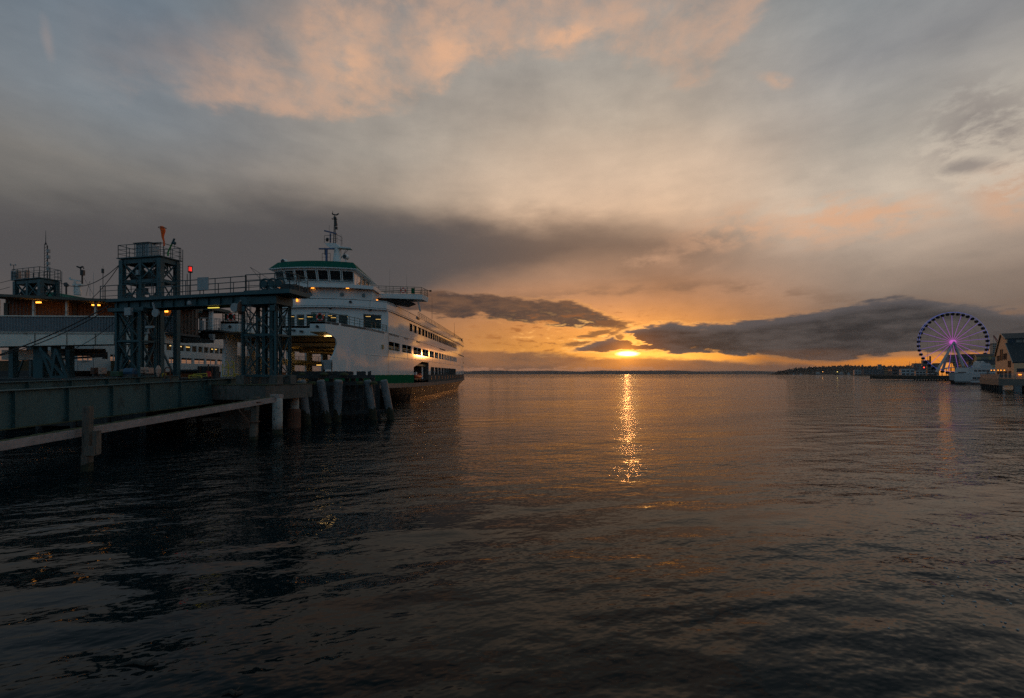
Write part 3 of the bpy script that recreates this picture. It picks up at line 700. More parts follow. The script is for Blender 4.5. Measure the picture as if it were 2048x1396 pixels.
# cabin interior lamps and floor lamps seen through the glass
for k in range(16):
    o = -8.5 + k * 1.18; MB().box(front(o, 16.2 - .25 * (k % 3), -2.5 - 1.6 * (k % 4)), (.9, .12, .05)).build('cabin_lamp', DIM, ferry)
MB().prism([front(-10.5, 12.9, -14), front(10.5, 12.9, -14), front(10.5, 12.9, -14.2), front(-10.5, 12.9, -14.2)], (0, 0, 4)).build('cabin_bulkhead', BROWNB, ferry)
# sun deck fascia
foffs = [-10.9 + 21.8 * i / 20 for i in range(21)]
ring = [fp(t, -1, 0, -.1) for t in (126, 118, 95, 65, 45, 30, 24)] + [front(o, 0, .8) for o in foffs] + [fp(t, 1, 0, -.15) for t in (20, 24, 30, 37, 45, 55, 65, 75, 85, 95, 105, 112, 118, 126)]
w = MB()
for p, q in zip(ring, ring[1:]): w.poly([p + Vector((0, 0, 16.75)), q + Vector((0, 0, 16.75)), q + Vector((0, 0, 18.35)), p + Vector((0, 0, 18.35))])
w.build('fascia', WHITE, ferry, solid=.2, weld=True, smooth=True)
MB().prism([p + Vector((0, 0, 16.9)) for p in ring], (0, 0, .15)).build('cabin_ceiling', WHITE2, ferry)
MB().prism([p + Vector((0, 0, 18.12)) for p in ring], (0, 0, .12)).build('sun_deck', DECK, ferry)
m = railing(MB(), [fp(t, 1, 18.35, .3) for t in (40, 45, 55, 65, 75, 85, 95, 105, 112, 118, 126)], 1.25, 2.0, .045, (1.0, .66, .33)); m.build('railing', RAILG, ferry)
# green rail round the bow promenade
pts = [Vector((fcen(0) + 5.2, FY0 + 6, 12.8)), Vector((fcen(0) + 5.3, FY0 + .3, 12.8)), Vector((fcen(0) + 7.2, FY0 + .3, 12.8))] + [fp(t, 1, 12.8, .15) for t in (1, 3.5, 7.5, 10, 14, 17.5)]
railing(MB(), pts, 1.25, 1.5, .045, (1.0, .66, .33)).build('railing', RAILG, ferry)
pts = [Vector((fcen(0) - 4.0, FY0 + 6, 12.8)), Vector((fcen(0) - 5.0, FY0 + .3, 12.8)), Vector((fcen(0) - 7.2, FY0 + .3, 12.8))] + [fp(t, -1, 12.8, .15) for t in (1, 3.5, 7.5, 10, 14, 17.5)]
railing(MB(), pts, 1.25, 1.5, .045, (1.0, .66, .33)).build('railing', RAILG, ferry)
railing(MB(), [Vector((fcen(0) - 3.8, FY0 + 6.2, 12.8)), Vector((fcen(0) + 5.2, FY0 + 6.2, 12.8))], 1.2, 1.5, .045, (1.0, .66, .33)).build('railing', RAILG, ferry)
MB().box((fcen(0) - 6.2, FY0 + .35, 13.4), (1.5, .04, 1.0)).build('railing_panel', RAILG, ferry)
MB().box((fcen(0) + 6.2, FY0 + .35, 13.4), (1.6, .04, 1.0)).build('railing_panel', RAILG, ferry)
# deckhouse, curved shelf, wheelhouse
DX, DY = -34.0, 80.5
def arc(o, half, bow): return -bow * (1 - (o / half) ** 2)
w = MB(); os_ = [-9 + i * 1.5 for i in range(13)]
pl = [Vector((DX + o, DY + arc(o, 9, 2.0), 18.3)) for o in os_] + [Vector((DX + 9, DY + 14, 18.3)), Vector((DX - 9, DY + 14, 18.3))]
w.prism(pl, (0, 0, 2.45)); w.build('deckhouse', WHITE2, ferry)
for o in (-7, -1.2, 4.2, 7.6):
    p = Vector((DX + o, DY + arc(o, 9, 2.0) - .03, 19.35)); MB().tube(p + Vector((0, .1, 0)), p - Vector((0, .06, 0)), .34, n=18).build('porthole', PANE, ferry)
pl = [Vector((DX + o * 1.06, DY - 1.0 + arc(o, 9, 2.2), 20.35)) for o in os_] + [Vector((DX + 9.5, DY + 6, 20.35)), Vector((DX - 9.5, DY + 6, 20.35))]
w = MB(); w.prism(pl, (0, 0, .6)); w.build('bridge_shelf', WHITE, ferry)
MB().box((DX - 2.6, DY - 2.6, 19.98), (3.2, .15, .62)).build('name_board', BROWNB, ferry)
for o in (-6.6, -.6, 5.4): MB().box((DX + o, DY - 2.0 + arc(o, 9, 2) * .2, 20.3), (.5, .14, .1)).build('shelf_lamp', AMB, ferry)
WX, WY, WH = -35.2, 81.0, 6.9          # wheelhouse centre, front line, half width
wl = [-WH + 2 * WH * i / 14 for i in range(15)]
def wf(o, z, out=0.0): return Vector((WX + o * (1 + out * .03), WY + arc(o, WH, 1.4) - out, z))
w = MB()
for a, c in zip(wl, wl[1:]):
    w.poly([wf(a, 20.9), wf(c, 20.9), wf(c, 21.75, .25), wf(a, 21.75, .25)])
    w.poly([wf(a, 23.65, .95), wf(c, 23.65, .95), wf(c, 24.0, 1.05), wf(a, 24.0, 1.05)])
for s in (-1, 1):
    k = [Vector((WX + s * WH, WY, 20.9)), Vector((WX + s * WH, WY + 9, 20.9)), Vector((WX + s * WH, WY + 9, 24)), Vector((WX + s * (WH + .2), WY - .9, 24))]
    w.poly(k, s < 0)
w.poly([(WX - WH, WY + 9, 20.9), (WX + WH, WY + 9, 20.9), (WX + WH, WY + 9, 24), (WX - WH, WY + 9, 24)])
whs = w.build('wheelhouse', WHITE, ferry, solid=.08)
for i in range(7):
    a, c = wl[2 * i] + .12, wl[2 * i + 2] - .12
    k = [wf(a, 21.75, .25), wf(c, 21.75, .25), wf(c, 23.65, .95), wf(a, 23.65, .95)]
    f = window_frame(MB(), k, .16, .14).build('window', WHITE2, whs); MB().poly([p + Vector((0, .06, 0)) for p in k]).build('pane', PANE, f)
for y in (1.0, 3.4, 5.8):
    k = [Vector((WX + WH + .03, WY + y, 21.8)), Vector((WX + WH + .03, WY + y + 2, 21.8)), Vector((WX + WH + .06, WY + y + 2, 23.5)), Vector((WX + WH + .06, WY + y, 23.5))]
    f = window_frame(MB(), k, .14, .14).build('window', WHITE2, whs); MB().poly(k).build('pane', PANE, f)
eave = [wf(o, 23.95, 1.5) for o in wl]; eave = [Vector((WX + (p.x - WX) * 1.09, p.y, p.z)) for p in eave] + [Vector((WX + WH * 1.13, WY + 10.5, 23.6)), Vector((WX - WH * 1.13, WY + 10.5, 23.6))]
crest = [Vector((WX + (p.x - WX) * .86, p.y + 1.1, 25.35)) for p in eave[:15]] + [Vector((WX + WH * .9, WY + 9.4, 25.1)), Vector((WX - WH * .9, WY + 9.4, 25.1))]
w = MB()
for i in range(17): j = (i + 1) % 17; w.poly([eave[i], eave[j], crest[j], crest[i]])
w.poly(crest); w.build('roof', GREENR, ferry)
w = MB(); w.prism([p - Vector((0, 0, .05)) for p in eave], (0, 0, .12)); w.build('roof_soffit', WHITE2, ferry)
railing(MB(), [wf(o, 20.95, .75) for o in wl[::2]], .95, 1.6, .03, (1.0, .5)).build('railing', WHITE2, ferry)
# starboard bridge wing
w = MB(); w.hexa([(-26.5, 83.2, 19.55), (-17.0, 84.6, 19.45), (-16.4, 87.8, 19.45), (-26.5, 88.6, 19.55), (-26.5, 83.2, 20.35), (-16.9, 84.6, 20.35), (-16.3, 87.8, 20.35), (-26.5, 88.6, 20.35)]); w.build('bridge_wing', WHITE2, ferry)
w = MB(); w.prism([(-25.5, 84, 19.5), (-20.6, 84.6, 19.45), (-18.6, 85.2, 18.9), (-20.2, 85.6, 18.4), (-25.5, 84.4, 19.2)], (0, 2.2, 0)); w.build('wing_knee', DGREY, ferry)
MB().bar((-17.9, 85.6, 19.5), (-17.6, 86.4, 17.4), .3, .2).build('wing_strut', WHITE2, ferry)
m = railing(MB(), [(-26.6, 79.0, 21.2), (-26.0, 83.3, 20.4), (-17.0, 84.7, 20.35), (-16.45, 87.7, 20.35), (-26.4, 88.5, 20.35)], 1.35, 1.35, .045, (1.0, .75, .5, .25)); m.build('railing', RAILG, ferry)
MB().box((-18.6, 84.4, 21.0), (.55, .25, 1.0)).build('locker', GREENP, ferry)
m = MB(); m.tube((-16.7, 85, 21.5), (-15.6, 85, 21.1), .05); m.tube((-15.6, 85, 21.1), (-15.2, 85, 21.1), .16, n=10); m.build('wing_lamp', BLACKM, ferry)
MB().tube((-21.2, 90.5, 20), (-21.2, 90.5, 25.4), .03, .01).build('whip_antenna', BLACKM, ferry)
MB().tube((-24.6, 90.5, 20), (-24.6, 90.5, 26.5), .03, .01).build('whip_antenna', BLACKM, ferry)
MB().tube((-18.3, 103, 18), (-18.3, 103, 23.0), .04, .015).build('whip_antenna', BLACKM, ferry)
MB().tube((-19.2, 150, 18), (-19.2, 150, 22.5), .06, .02).build('whip_antenna', BLACKM, ferry)
MB().box((fcen(38) + 11.75, 101, 17.9), (.12, 2.4, .5)).build('name_board', BROWNB, ferry)
m = MB(); m.box((-22.6, 188, 18.2), (3.2, 4, .5)); m.tube((-22.8, 188, 16.5), (-22.8, 188, 18.2), .3)
railing(m, [(-24.2, 186.2, 18.4), (-21.1, 186.2, 18.4), (-21.1, 189.8, 18.4)], 1.7, 1.4, .07); m.box((-23.7, 188, 19.1), (.7, .7, 1.3)); m.tube((-21.1, 186, 19.8), (-20.2, 186, 20.1), .09); m.build('far_bridge_wing', DGREY, ferry)
for (x, y, z) in ((-27.2, 75.2, 17.7), (-27.4, 75.1, 17.5)): pass
MB().box(front(5.6, 17.75, 1.0), (.35, .25, .35)).build('fascia_lamp', BLACKM, ferry)
MB().box(front(-3.2, 17.9, 1.05), (.22, .2, .45)).build('fascia_lamp', AMB, ferry)
MB().box((-25.0, 83.0, 19.0), (.5, .2, .22)).build('fascia_lamp', AMB, ferry)
for o in (2.2, 8.4): MB().box(front(o, 16.6, .3), (.3, .3, .25)).build('fascia_lamp', BLACKM, ferry)
# mast
MX, MY = -32.6, 84.0
mz = lambda y: CAM_H + (HY - y) / FOC * MY
mx = lambda px: (px - CX) / FOC * MY
mast = MB(); mast.lathe((MX, MY, 0), [(.85, mz(528)), (.6, mz(505)), (.55, mz(490))], 10)
mast = mast.build('mast', WHITE2, ferry)
m = MB(); m.prism([(mx(652), MY - .6, mz(488)), (mx(656), MY - .6, mz(493)), (mx(664), MY - .6, mz(498)), (mx(675), MY - .6, mz(497)), (mx(704), MY - .6, mz(499)), (mx(704), MY - .6, mz(497)), (mx(680), MY - .6, mz(494)), (mx(674), MY - .6, mz(488))], (0, 1.2, 0)); m.build('mast_platform', WHITE2, mast)
m = MB()
for dx_ in (667, 671.5): m.tube((mx(dx_), MY, mz(490)), (mx(669.3), MY, mz(430)), .09, .06)
for k in range(14): m.bar((mx(667.2), MY, mz(485 - 3.8 * k)), (mx(671), MY, mz(485 - 3.8 * k)), .05)
m.torus((mx(669), MY, mz(438)), .45, .05); m.line([(mx(664.5), MY, mz(426)), (mx(666), MY, mz(429)), (mx(673), MY, mz(430)), (mx(677.5), MY, mz(427))], .12); m.tube((mx(665.5), MY, mz(430)), (mx(665.5), MY, mz(422)), .04)
for y, dx_ in ((443, 671), (449, 672), (456, 672.5), (436, 670)): m.box((mx(dx_), MY, mz(y)), (.4, .4, .45))
m.build('pole_mast', DGREY, mast)
m = MB(); railing(m, [(mx(651), MY - .5, mz(488)), (mx(676), MY - .5, mz(486)), (mx(682), MY + .5, mz(488))], 1.4, 1.0, .035, (1.0, .5)); railing(m, [(mx(648), MY - .8, mz(524)), (mx(664), MY - .8, mz(524))], 1.4, .7, .035, (1.0, .5)); m.build('mast_railing', DGREY, mast)
m = MB(); m.tube((mx(662), MY - .3, mz(486)), (mx(662), MY - .3, mz(468)), .14); m.bar((mx(650), MY - .3, mz(462.5)), (mx(674.5), MY - .3, mz(468.5)), .25, .22); m.build('radar', BLUEM, mast)
m = MB(); m.tube((mx(657), MY - .9, mz(526)), (mx(657), MY - .9, mz(502)), .22); m.bar((mx(642), MY - .9, mz(500.3)), (mx(672), MY - .9, mz(500.3)), .28, .22); m.build('radar', BLUEM, mast)
MB().tube((mx(656.5), MY - .5, mz(483)), (mx(659), MY - .9, mz(480)), .25).build('horn', BLACKM, mast); MB().tube((mx(652), MY - .5, mz(511)), (mx(652), MY - .5, mz(497)), .08).build('horn', BLACKM, mast)
m = MB(); m.tube((mx(678), MY, mz(519)), (mx(696), MY, mz(500)), .04); m.tube((mx(681), MY, mz(519)), (mx(692), MY, mz(500)), .04); m.tube((mx(681), MY + .3, mz(525)), (mx(681), MY + .3, mz(468)), .025); m.tube((mx(658.5), MY, mz(462)), (mx(658.5), MY, mz(450)), .025); m.build('stay', DGREY, mast)
for px, py in ((568.5, 524), (691.5, 514.5)):
    p = at(px, py, 80.5); m = MB(); m.tube(p - Vector((0, 0, 1.6)), p, .14); m.tube(p - Vector((.1, .35, -.05)), p + Vector((.1, .45, .1)), .45, n=14); sl = m.build('searchlight', WHITE2, ferry)
    MB().tube(p - Vector((.1, .36, -.05)), p - Vector((.11, .40, -.05)), .36, n=14).build('lens', BLACKM, sl)
w = MB()
for (o, o2, y) in ((-2.2, -4.4, 0), (-6, -4.6, 0)): w.tube((DX + o - .6, DY - 3.0, 18.6), (DX - 10.5, DY - 4, 24.0 + o2 * .1), .03)
w.build('halyard', DGREY, ferry)

# things on the ferry
def ring_buoy(p, label, r=.38, ax=(0, 1, 0)):
    o = thing('life_ring', label, 'life ring', p, 'life rings on the ferry railings')
    MB().torus(p, r, .11, ax, 20, 8).build('ring', RINGM, o)
    m = MB()
    for k in range(4):
        a = math.pi / 4 + k * math.pi / 2; q = Vector(p) + Vector((r * math.cos(a), -.005, r * math.sin(a))); m.tube(q - Vector((math.sin(a) * .06, 0, -math.cos(a) * .06)), q + Vector((math.sin(a) * .06, 0, -math.cos(a) * .06)), .125, n=10)
    m.build('band', WHITE2, o)
ring_buoy((fcen(0) - 5.95, FY0 + .14, 13.4), 'red life ring on the green rail of the ferry bow wing beside the gangway', .46)
ring_buoy((fcen(0) + 6.55, FY0 + .14, 13.4), 'red life ring on the green bow rail above the car deck mouth', .46)
ring_buoy((-20.3, 83.95, 21.0), 'life ring on the railing of the high bridge wing', .42)
a, c = OPEN; q = fp((a + c) / 2 - 1.5, 1, 4.5); L = 4.6
boat = thing('rescue_boat', 'orange inflatable rescue boat stowed in the opening of the ferry side', 'rescue boat', (q.x - 1.0, q.y, 3.95))
m = MB()
for s in (-.75, .75): m.line([(q.x - 1 + s, q.y - L, 4.9), (q.x - 1 + s, q.y + 1.5, 4.75), (q.x - 1 + s * .7, q.y + 3.2, 4.9), (q.x - 1, q.y + L, 5.3)], .34, 10)
m.build('inflatable_tube', ORANGE, boat, smooth=True)
MB().prism([(q.x - 1.7, q.y - L, 4.2), (q.x - .3, q.y - L, 4.2), (q.x - .3, q.y + 2.6, 4.2), (q.x - 1, q.y + 4, 4.5), (q.x - 1.7, q.y + 2.6, 4.2)], (0, 0, .5)).build('boat_hull', DGREY, boat)
m = MB(); m.box((q.x - 1, q.y - 1, 5.3), (.7, .8, 1.1)); m.tube((q.x - 1, q.y - 3.2, 5), (q.x - 1, q.y - 3.2, 6.4), .05); m.build('console', WHITE2, boat)
m = MB(); m.box((q.x - 1, q.y, 4.05), (1.8, .3, .3)); m.box((q.x - 1, q.y - 3, 4.05), (1.8, .3, .3)); m.build('cradle', BLACKM, boat)
# ---------------------------------------------------------------- dock steelwork
TEAL = mat('teal_steel', (0.008, 0.052, 0.064), 0.5, var=0.3, scale=1.2, stain=(.075, .035, .02), stain_amt=.22, stretch=(1, 1, .5))
TEALG = mat('girder_teal', (0.034, 0.082, 0.084), 0.5, var=0.2, scale=.9, stain=(.012, .03, .03), stain_amt=.5, stretch=(1, 1, .4))
CONC = mat('wet_concrete', (0.085, 0.08, 0.072), 0.85, var=0.35, scale=1.4, stain=(.03, .035, .02), stain_amt=.6, stretch=(1, 1, .45), bump=.4, bscale=5)
CONCP = mat('beam_concrete', (0.30, 0.235, 0.215), 0.9, var=0.2, scale=3, stain=(.13, .10, .08), stain_amt=.3, bump=.3, bscale=9)
MOSS = mat('moss', (0.045, 0.048, 0.016), 0.95, var=0.5, scale=5, bump=.8, bscale=14)
WOOD = mat('weathered_wood', (0.10, 0.085, 0.07), 0.9, var=0.45, scale=2.2, stain=(.02, .02, .018), stain_amt=.5, stretch=(1.6, 1.6, .25), bump=.5, bscale=6)
TIMB = mat('dark_timber', (0.028, 0.032, 0.034), 0.9, var=0.5, scale=2, stain=(.02, .03, .015), stain_amt=.4, bump=.5, bscale=6)
PILE = mat('pile_steel', (0.13, 0.145, 0.155), 0.6, var=0.35, scale=1.6, stain=(.045, .032, .022), stain_amt=.5, stretch=(1, 1, .4), bump=.2, bscale=6)
ALGAE = mat('tide_growth', (0.022, 0.024, 0.012), 0.9, var=0.6, scale=4, bump=.9, bscale=9)
WPILE = mat('white_pile', (0.33, 0.33, 0.31), 0.7, var=0.2, scale=1.5, stain=(.03, .028, .025), stain_amt=.35, stretch=(1, 1, .5), bump=.3, bscale=5)
RUST = mat('rust', (0.10, 0.042, 0.024), 0.8, var=0.4, scale=3)
PINKB = mat('pale_box', (0.42, 0.27, 0.21), 0.7, var=0.15, stain=(.2, .1, .06), stain_amt=.3)
LGREY = mat('light_grey_panel', (0.27, 0.29, 0.30), 0.6, var=0.12, stain=(.15, .13, .11), stain_amt=.2)
GREENM = mat('machine_green', (0.02, 0.06, 0.025), 0.6)
BLUEMOT = mat('motor_blue', (0.02, 0.07, 0.13), 0.5)
REDP = mat('red_paint', (0.35, 0.02, 0.02), 0.5)
REDL = mat('red_beacon', (0.6, 0.02, 0.02), 0.4, emit=(1.0, 0.03, 0.02), es=1.3)
SOCK = mat('windsock_orange', (0.85, 0.11, 0.006), 0.8, var=0.2, scale=5)
CABLE = mat('cable_black', (0.010, 0.012, 0.014), 0.6)
YELG = mat('gate_yellow', (0.40, 0.31, 0.02), 0.5)

GA = R(12.0); GU = Vector((-math.cos(GA), math.sin(GA), 0)); GV = Vector((math.sin(GA), math.cos(GA), 0)); G0 = Vector((-21.5, 41.0, 0))
def G(s, d, z): return G0 + GU * s + GV * d + Vector((0, 0, z))
GAX = (GU, GV, Vector((0, 0, 1)))
def Gpx(px, d=0.0):
    """distance along the gantry line at which it crosses a photo column"""
    k = (px - CX) / FOC; p = G0 + GV * d
    return (k * p.y - p.x) / (GU.x - k * GU.y)
def hcol(mb, a, b, w, f=.04):
    """H-section column"""
    a, b = Vector(a), Vector(b)
    for s in (-1, 1): mb.bar(a + GV * (s * w / 2), b + GV * (s * w / 2), w, f, GV) if False else mb.box((a + b) / 2 + GV * (s * w / 2), (w, f, (b - a).length), GAX)
    mb.box((a + b) / 2, (f, w - f, (b - a).length), GAX)
    return mb
def xbrace(mb, P, s0, s1, z0, z1, w=.12):
    mb.bar(P(s0, z0), P(s1, z1), w); mb.bar(P(s0, z1), P(s1, z0), w * .95)

def lattice_tower(name, label, s0, s1, d1, levels, cols, w, brace, loc_s, extra=()):
    o = thing(name, label, 'tower', tuple(G(loc_s, d1 / 2, levels[0])))
    for (s, d, wd) in cols: hcol(MB(), G(s, d, levels[0]), G(s, d, levels[-1]), wd).build('column', TEAL, o)
    for z in levels[:-1]:
        m = MB()
        for d in (0, d1): m.bar(G(s0, d, z), G(s1, d, z), .16, .2)
        for s in (s0, s1): m.bar(G(s, 0, z - .02), G(s, d1, z - .02), .16, .2)
        m.build('strut', TEAL, o)
    for z0, z1 in zip(levels, levels[1:]):
        for d in (0.02, d1):
            m = MB(); xbrace(m, lambda s, z: G(s, d, z), s0 + .1, s1 - .1, z0 + .1, z1 - .1, brace); m.build('cross_brace', TEAL, o)
        for s in (s0, s1):
            m = MB(); xbrace(m, lambda d, z: G(s, d, z), .1, d1 - .1, z0 + .1, z1 - .1, brace); m.build('cross_brace', TEAL, o)
    return o
# right tower on its concrete cap
rt = lattice_tower('gantry_tower', 'dark teal lattice steel tower on the mossy pier cap in front of the ferry', 0, 3.5, 1.8, [5.25, 9.0, 11.8],
    [(3.5, 0, .22), (0, 0, .22), (0, 1.8, .2), (3.5, 1.8, .25), (1.95, .9, .34), (1.15, .9, .30), (.75, 1.5, .2)], .2, .09, 1.75)
m = MB(); m.box(G(1.75, .9, 12.15), (3.9, 2.2, .7), GAX); m.build('head_beam', TEAL, rt)
for s in (.15, 3.35): MB().box(G(s, -.25, 11.4), (.5, .04, .5), GAX).build('gusset', TEAL, rt)
m = MB(); [m.bar(G(2.75, -.35, 5.4 + .33 * k), G(2.35, -.35, 5.4 + .33 * k), .04) for k in range(20)]; m.tube(G(2.75, -.35, 5.2), G(2.75, -.35, 12.4), .03); m.tube(G(2.35, -.35, 5.2), G(2.35, -.35, 12.4), .03); m.build('ladder', TEAL, rt)
# left lattice tower under the beam
lt = lattice_tower('gantry_tower', 'dark teal lattice steel tower with crossed braces carrying the left end of the overhead beam', 15.2, 18.2, 1.5, [5.2, 8.66, 11.7],
    [(15.2, 0, .3), (18.2, 0, .24), (15.2, 1.5, .26), (18.2, 1.5, .22), (16.9, .6, .28), (17.6, 1.0, .2)], .3, .1, 16.7)
m = MB(); m.box(G(16.8, .7, 11.75), (4.4, 2.0, .35), GAX); m.build('head_beam', TEAL, lt)
MB().box(G(16.2, -.42, 11.5), (.75, .3, .75), GAX).build('junction_box', LGREY, lt)
m = MB(); m.line([G(15.8, -.4, 11.45), G(15.1, -.4, 11.45), G(14.95, -.4, 11.2), G(14.95, -.3, 5.4)], .05, 6); m.build('conduit', TEAL, lt)
m = MB(); m.bar(G(19.0, .3, 5.1), G(18.0, .3, 8.7), .22); m.bar(G(18.7, .8, 5.1), G(17.9, .8, 7.2), .18); m.build('raking_strut', TEAL, lt)
m = MB(); m.box(G(13.8, -.3, 9.95), (.9, .22, .22), GAX); m.box(G(14.1, -.2, 9.6), (.1, .1, .5), GAX); m.bar(G(14.1, -.1, 9.4), G(14.7, -.1, 9.4), .1); m.build('camera', LGREY, lt)
# main counterweight tower
def big_tower(label, S0, S1, D0, D1, z0, zb, zt, frame, zmid):
    """frame(s, d, z): corner-post tower with a railed platform"""
    o = thing('counterweight_tower', label, 'tower', tuple(frame((S0 + S1) / 2, (D0 + D1) / 2, z0)))
    ex = (frame(1, 0, 0) - frame(0, 0, 0)).normalized(); ey = (frame(0, 1, 0) - frame(0, 0, 0)).normalized(); ax = (ex, ey, Vector((0, 0, 1)))
    for s in (S0, S1):
        for d in (D0, D1):
            c = MB(); c.box(frame(s, d, (z0 + zt) / 2), (.5, .42, zt - z0), ax); c = c.build('column', TEAL, o)
            h = MB()
            for k in range(6): h.box(frame(s, d, zt - 1.2 - 1.05 * k) + ey * -.213, (.12, .02, .38), ax)
            h.build('lightening_hole', BLACKM, c)
    sm = (S0 + S1) / 2
    for d in (D0, D1):
        MB().box(frame(sm, d, (zb + zt) / 2), (.35, .3, zt - zb), ax).build('column', TEAL, o)
    for z, h in ((zt - .12, .55), (zmid, .34), (zb, .34)):
        m = MB()
        for d in (D0, D1): m.box(frame(sm, d, z) + ey * (.02 if d == D0 else -.02), (S1 - S0, .3, h), ax)
        for s in (S0, S1): m.box(frame(s, (D0 + D1) / 2, z - .01), (.34, D1 - D0, h), ax)
        m.build('girt', TEAL, o)
    for d in (D0 - .05, D1):
        for a, c in ((S0 + .3, sm - .1), (sm + .1, S1 - .3)):
            m = MB(); xbrace(m, lambda s, z: frame(s, d, z), a, c, zmid + .2, zt - .4, .12); m.build('cross_brace', TEAL, o)
    for s in (S0, S1):
        m = MB(); xbrace(m, lambda q, z: frame(s, q, z), D0 + .2, D1 - .2, zmid + .2, zt - .4, .11); xbrace(m, lambda q, z: frame(s, q, z), D0 + .2, D1 - .2, zb, zmid - .2, .11); m.build('cross_brace', TEAL, o)
    for d in (D0, D1):
        m = MB(); xbrace(m, lambda q, z: frame(q, d, z), S0 + .3, S1 - .3, z0 + .3, zb - .4, .16); m.build('cross_brace', TEAL, o)
    MB().box(frame(sm, (D0 + D1) / 2, zt + .16), (S1 - S0 + .7, D1 - D0 + .7, .1), ax).build('platform', TEAL, o)
    q = [frame(S0 - .25, D0 - .25, zt + .2), frame(S1 + .25, D0 - .25, zt + .2), frame(S1 + .25, D1 + .25, zt + .2), frame(S0 - .25, D1 + .25, zt + .2)]
    railing(MB(), q + [q[0]], 1.35, 1.2, .035, (1.0, .66, .33)).build('railing', TEAL, o)
    m = MB(); m.box(frame(S0 - .45, D1 + .3, (zb + zt + 1.4) / 2), (.05, .05, zt + 1.4 - zb), ax); m.box(frame(S0 - .45, D1 - .1, (zb + zt + 1.4) / 2), (.05, .05, zt + 1.4 - zb), ax)
    for k in range(int((zt + 1 - zb) / .33)): m.bar(frame(S0 - .45, D1 + .3, zb + .33 * k), frame(S0 - .45, D1 - .1, zb + .33 * k), .035)
    m.build('ladder', TEAL, o)
    m = MB(); m.tube(frame(sm + .7, D0 + .7, zt - 1.6), frame(sm + 1.7, D0 + .7, zt - 1.6), .62, n=18); m.box(frame(sm - .8, D0 + .7, zmid + .7), (.8, .7, 1.0), ax); m.build('winch', DGREY, o)
    for k in range(3):
        m = MB(); m.torus(frame(S0 + .5, D0 + .5 + .3 * k, zt - .8), .42, .07, ex, 16, 6); m.build('sheave', TEAL, o)
    return o
S0, S1 = Gpx(321, 2.5), Gpx(245, 2.5)
mt = big_tower('tall teal counterweight tower carrying the small grey shed and the orange windsock', S0, S1, 2.5, 4.3, 4.9, 12.9, 17.45, G, 15.15)
for s in (S0 + .2,): MB().tube(G(S0 + .9, 2.2, 4.9), G(S0 + .9, 2.2, 12), .22, n=10).build('pipe', RUST, mt)
p0 = Vector((-60.0, 57.3, 0)); ga = R(17); U2 = Vector((-math.cos(ga), math.sin(ga), 0)); V2 = Vector((math.sin(ga), math.cos(ga), 0))
F2 = lambda s, d, z: p0 + U2 * s + V2 * d + Vector((0, 0, z))
bt = big_tower('dark teal counterweight tower beyond the terminal roof, carrying the thin lattice antenna', 0.0, 5.0, 0, 1.6, 4.9, 12.9, 17.45, F2, 15.15)
for k, (s, d) in enumerate(((S0 + .55, 2.2), (S0 + .75, 2.2), (S1 - .6, 2.2), (S1 - .8, 2.22), ((S0 + S1) / 2 + .3, 2.25))):
    m = MB(); z1 = 17.2 - .6 * (k % 3); m.tube(G(s, d, 5.0), G(s, d, z1), .035, n=6); m.tube(G(s, d, z1), G(s, d + .5, z1 + .1), .035, n=6); m.build('conduit', TEAL if k % 2 else DGREY, mt)
for s, d, z, w_, h_ in ((S0 + 1.6, 2.25, 14.0, .5, .7), (S1 - 1.2, 2.25, 13.6, .4, .5), (S0 + 2.6, 2.25, 16.0, .35, .5), (S0 + .5, 2.15, 9.0, .4, .6), (S0 + 1.2, 2.2, 7.0, .5, .8)):
    MB().box(G(s, d, z), (w_, .2, h_), GAX).build('junction_box', LGREY if z > 15 else DGREY, mt)
for s in (.5, 2.6): MB().tube(G(s, -.2, 5.3), G(s, -.2, 12.1), .03, n=6).build('conduit', DGREY, rt)
# crane, shed and windsock standing on the main tower
def gp(px, py, d): s = Gpx(px, d); p = G(s, d, 0); return Vector((p.x, p.y, CAM_H + (HY - py) / FOC * p.y))
a = G((S0 + S1) / 2 + .3, 3.4, 17.7)
sh = thing('control_shed', 'small grey box shed with a sloping roof on the tall tower platform', 'shed', a)
MB().box(a + Vector((0, 0, .75)), (1.75, 1.1, 1.5), GAX).build('wall', LGREY, sh)
m = MB(); m.prism([a + GU * 1.0 - GV * .75 + Vector((0, 0, 1.52)), a - GU * 1.0 - GV * .75 + Vector((0, 0, 1.52)), a - GU * 1.0 + GV * .75 + Vector((0, 0, 1.75)), a + GU * 1.0 + GV * .75 + Vector((0, 0, 1.75))], (0, 0, .08)); m.build('roof', DGREY, sh)
m = MB(); [m.box(a - GV * .56 + GU * k + Vector((0, 0, .75)), (.03, .02, 1.4), GAX) for k in (-.6, -.3, 0, .3, .6)]; m.build('panel_joint', DGREY, sh)
p = gp(326.5, 461, 2.4); base = gp(326, 500, 2.4)
ws = thing('windsock', 'limp orange windsock hanging from a mast on the tall tower', 'windsock', base)
prof = [(.18, .16), (.27, .08), (.31, -.1), (.30, -.3), (.22, -.6), (.15, -.95), (.11, -1.4), (.10, -1.85), (.07, -1.88)]
k = 1.0
m = MB(); i0 = len(m.v); m.lathe((0, 0, 0), [(r_ * .78, z_ * k) for r_, z_ in prof], 14)
for q in m.v:
    f = -q.z / k; q.x += .10 * f + .05 * math.sin(f * 5) - .1; q.y *= .8; q += p + Vector((0, 0, .28))
m.build('sock', SOCK, ws, smooth=True)
m = MB(); m.tube(base - Vector((0, 0, 1.9)), p + Vector((-.02, .12, .25)), .035); m.torus(p + Vector((-.1, 0, .28)), .33, .03, (0, 0, 1)); m.build('mast', DGREY, ws)
b0, b1 = gp(336, 504, 3.0), gp(349, 477, 3.0)
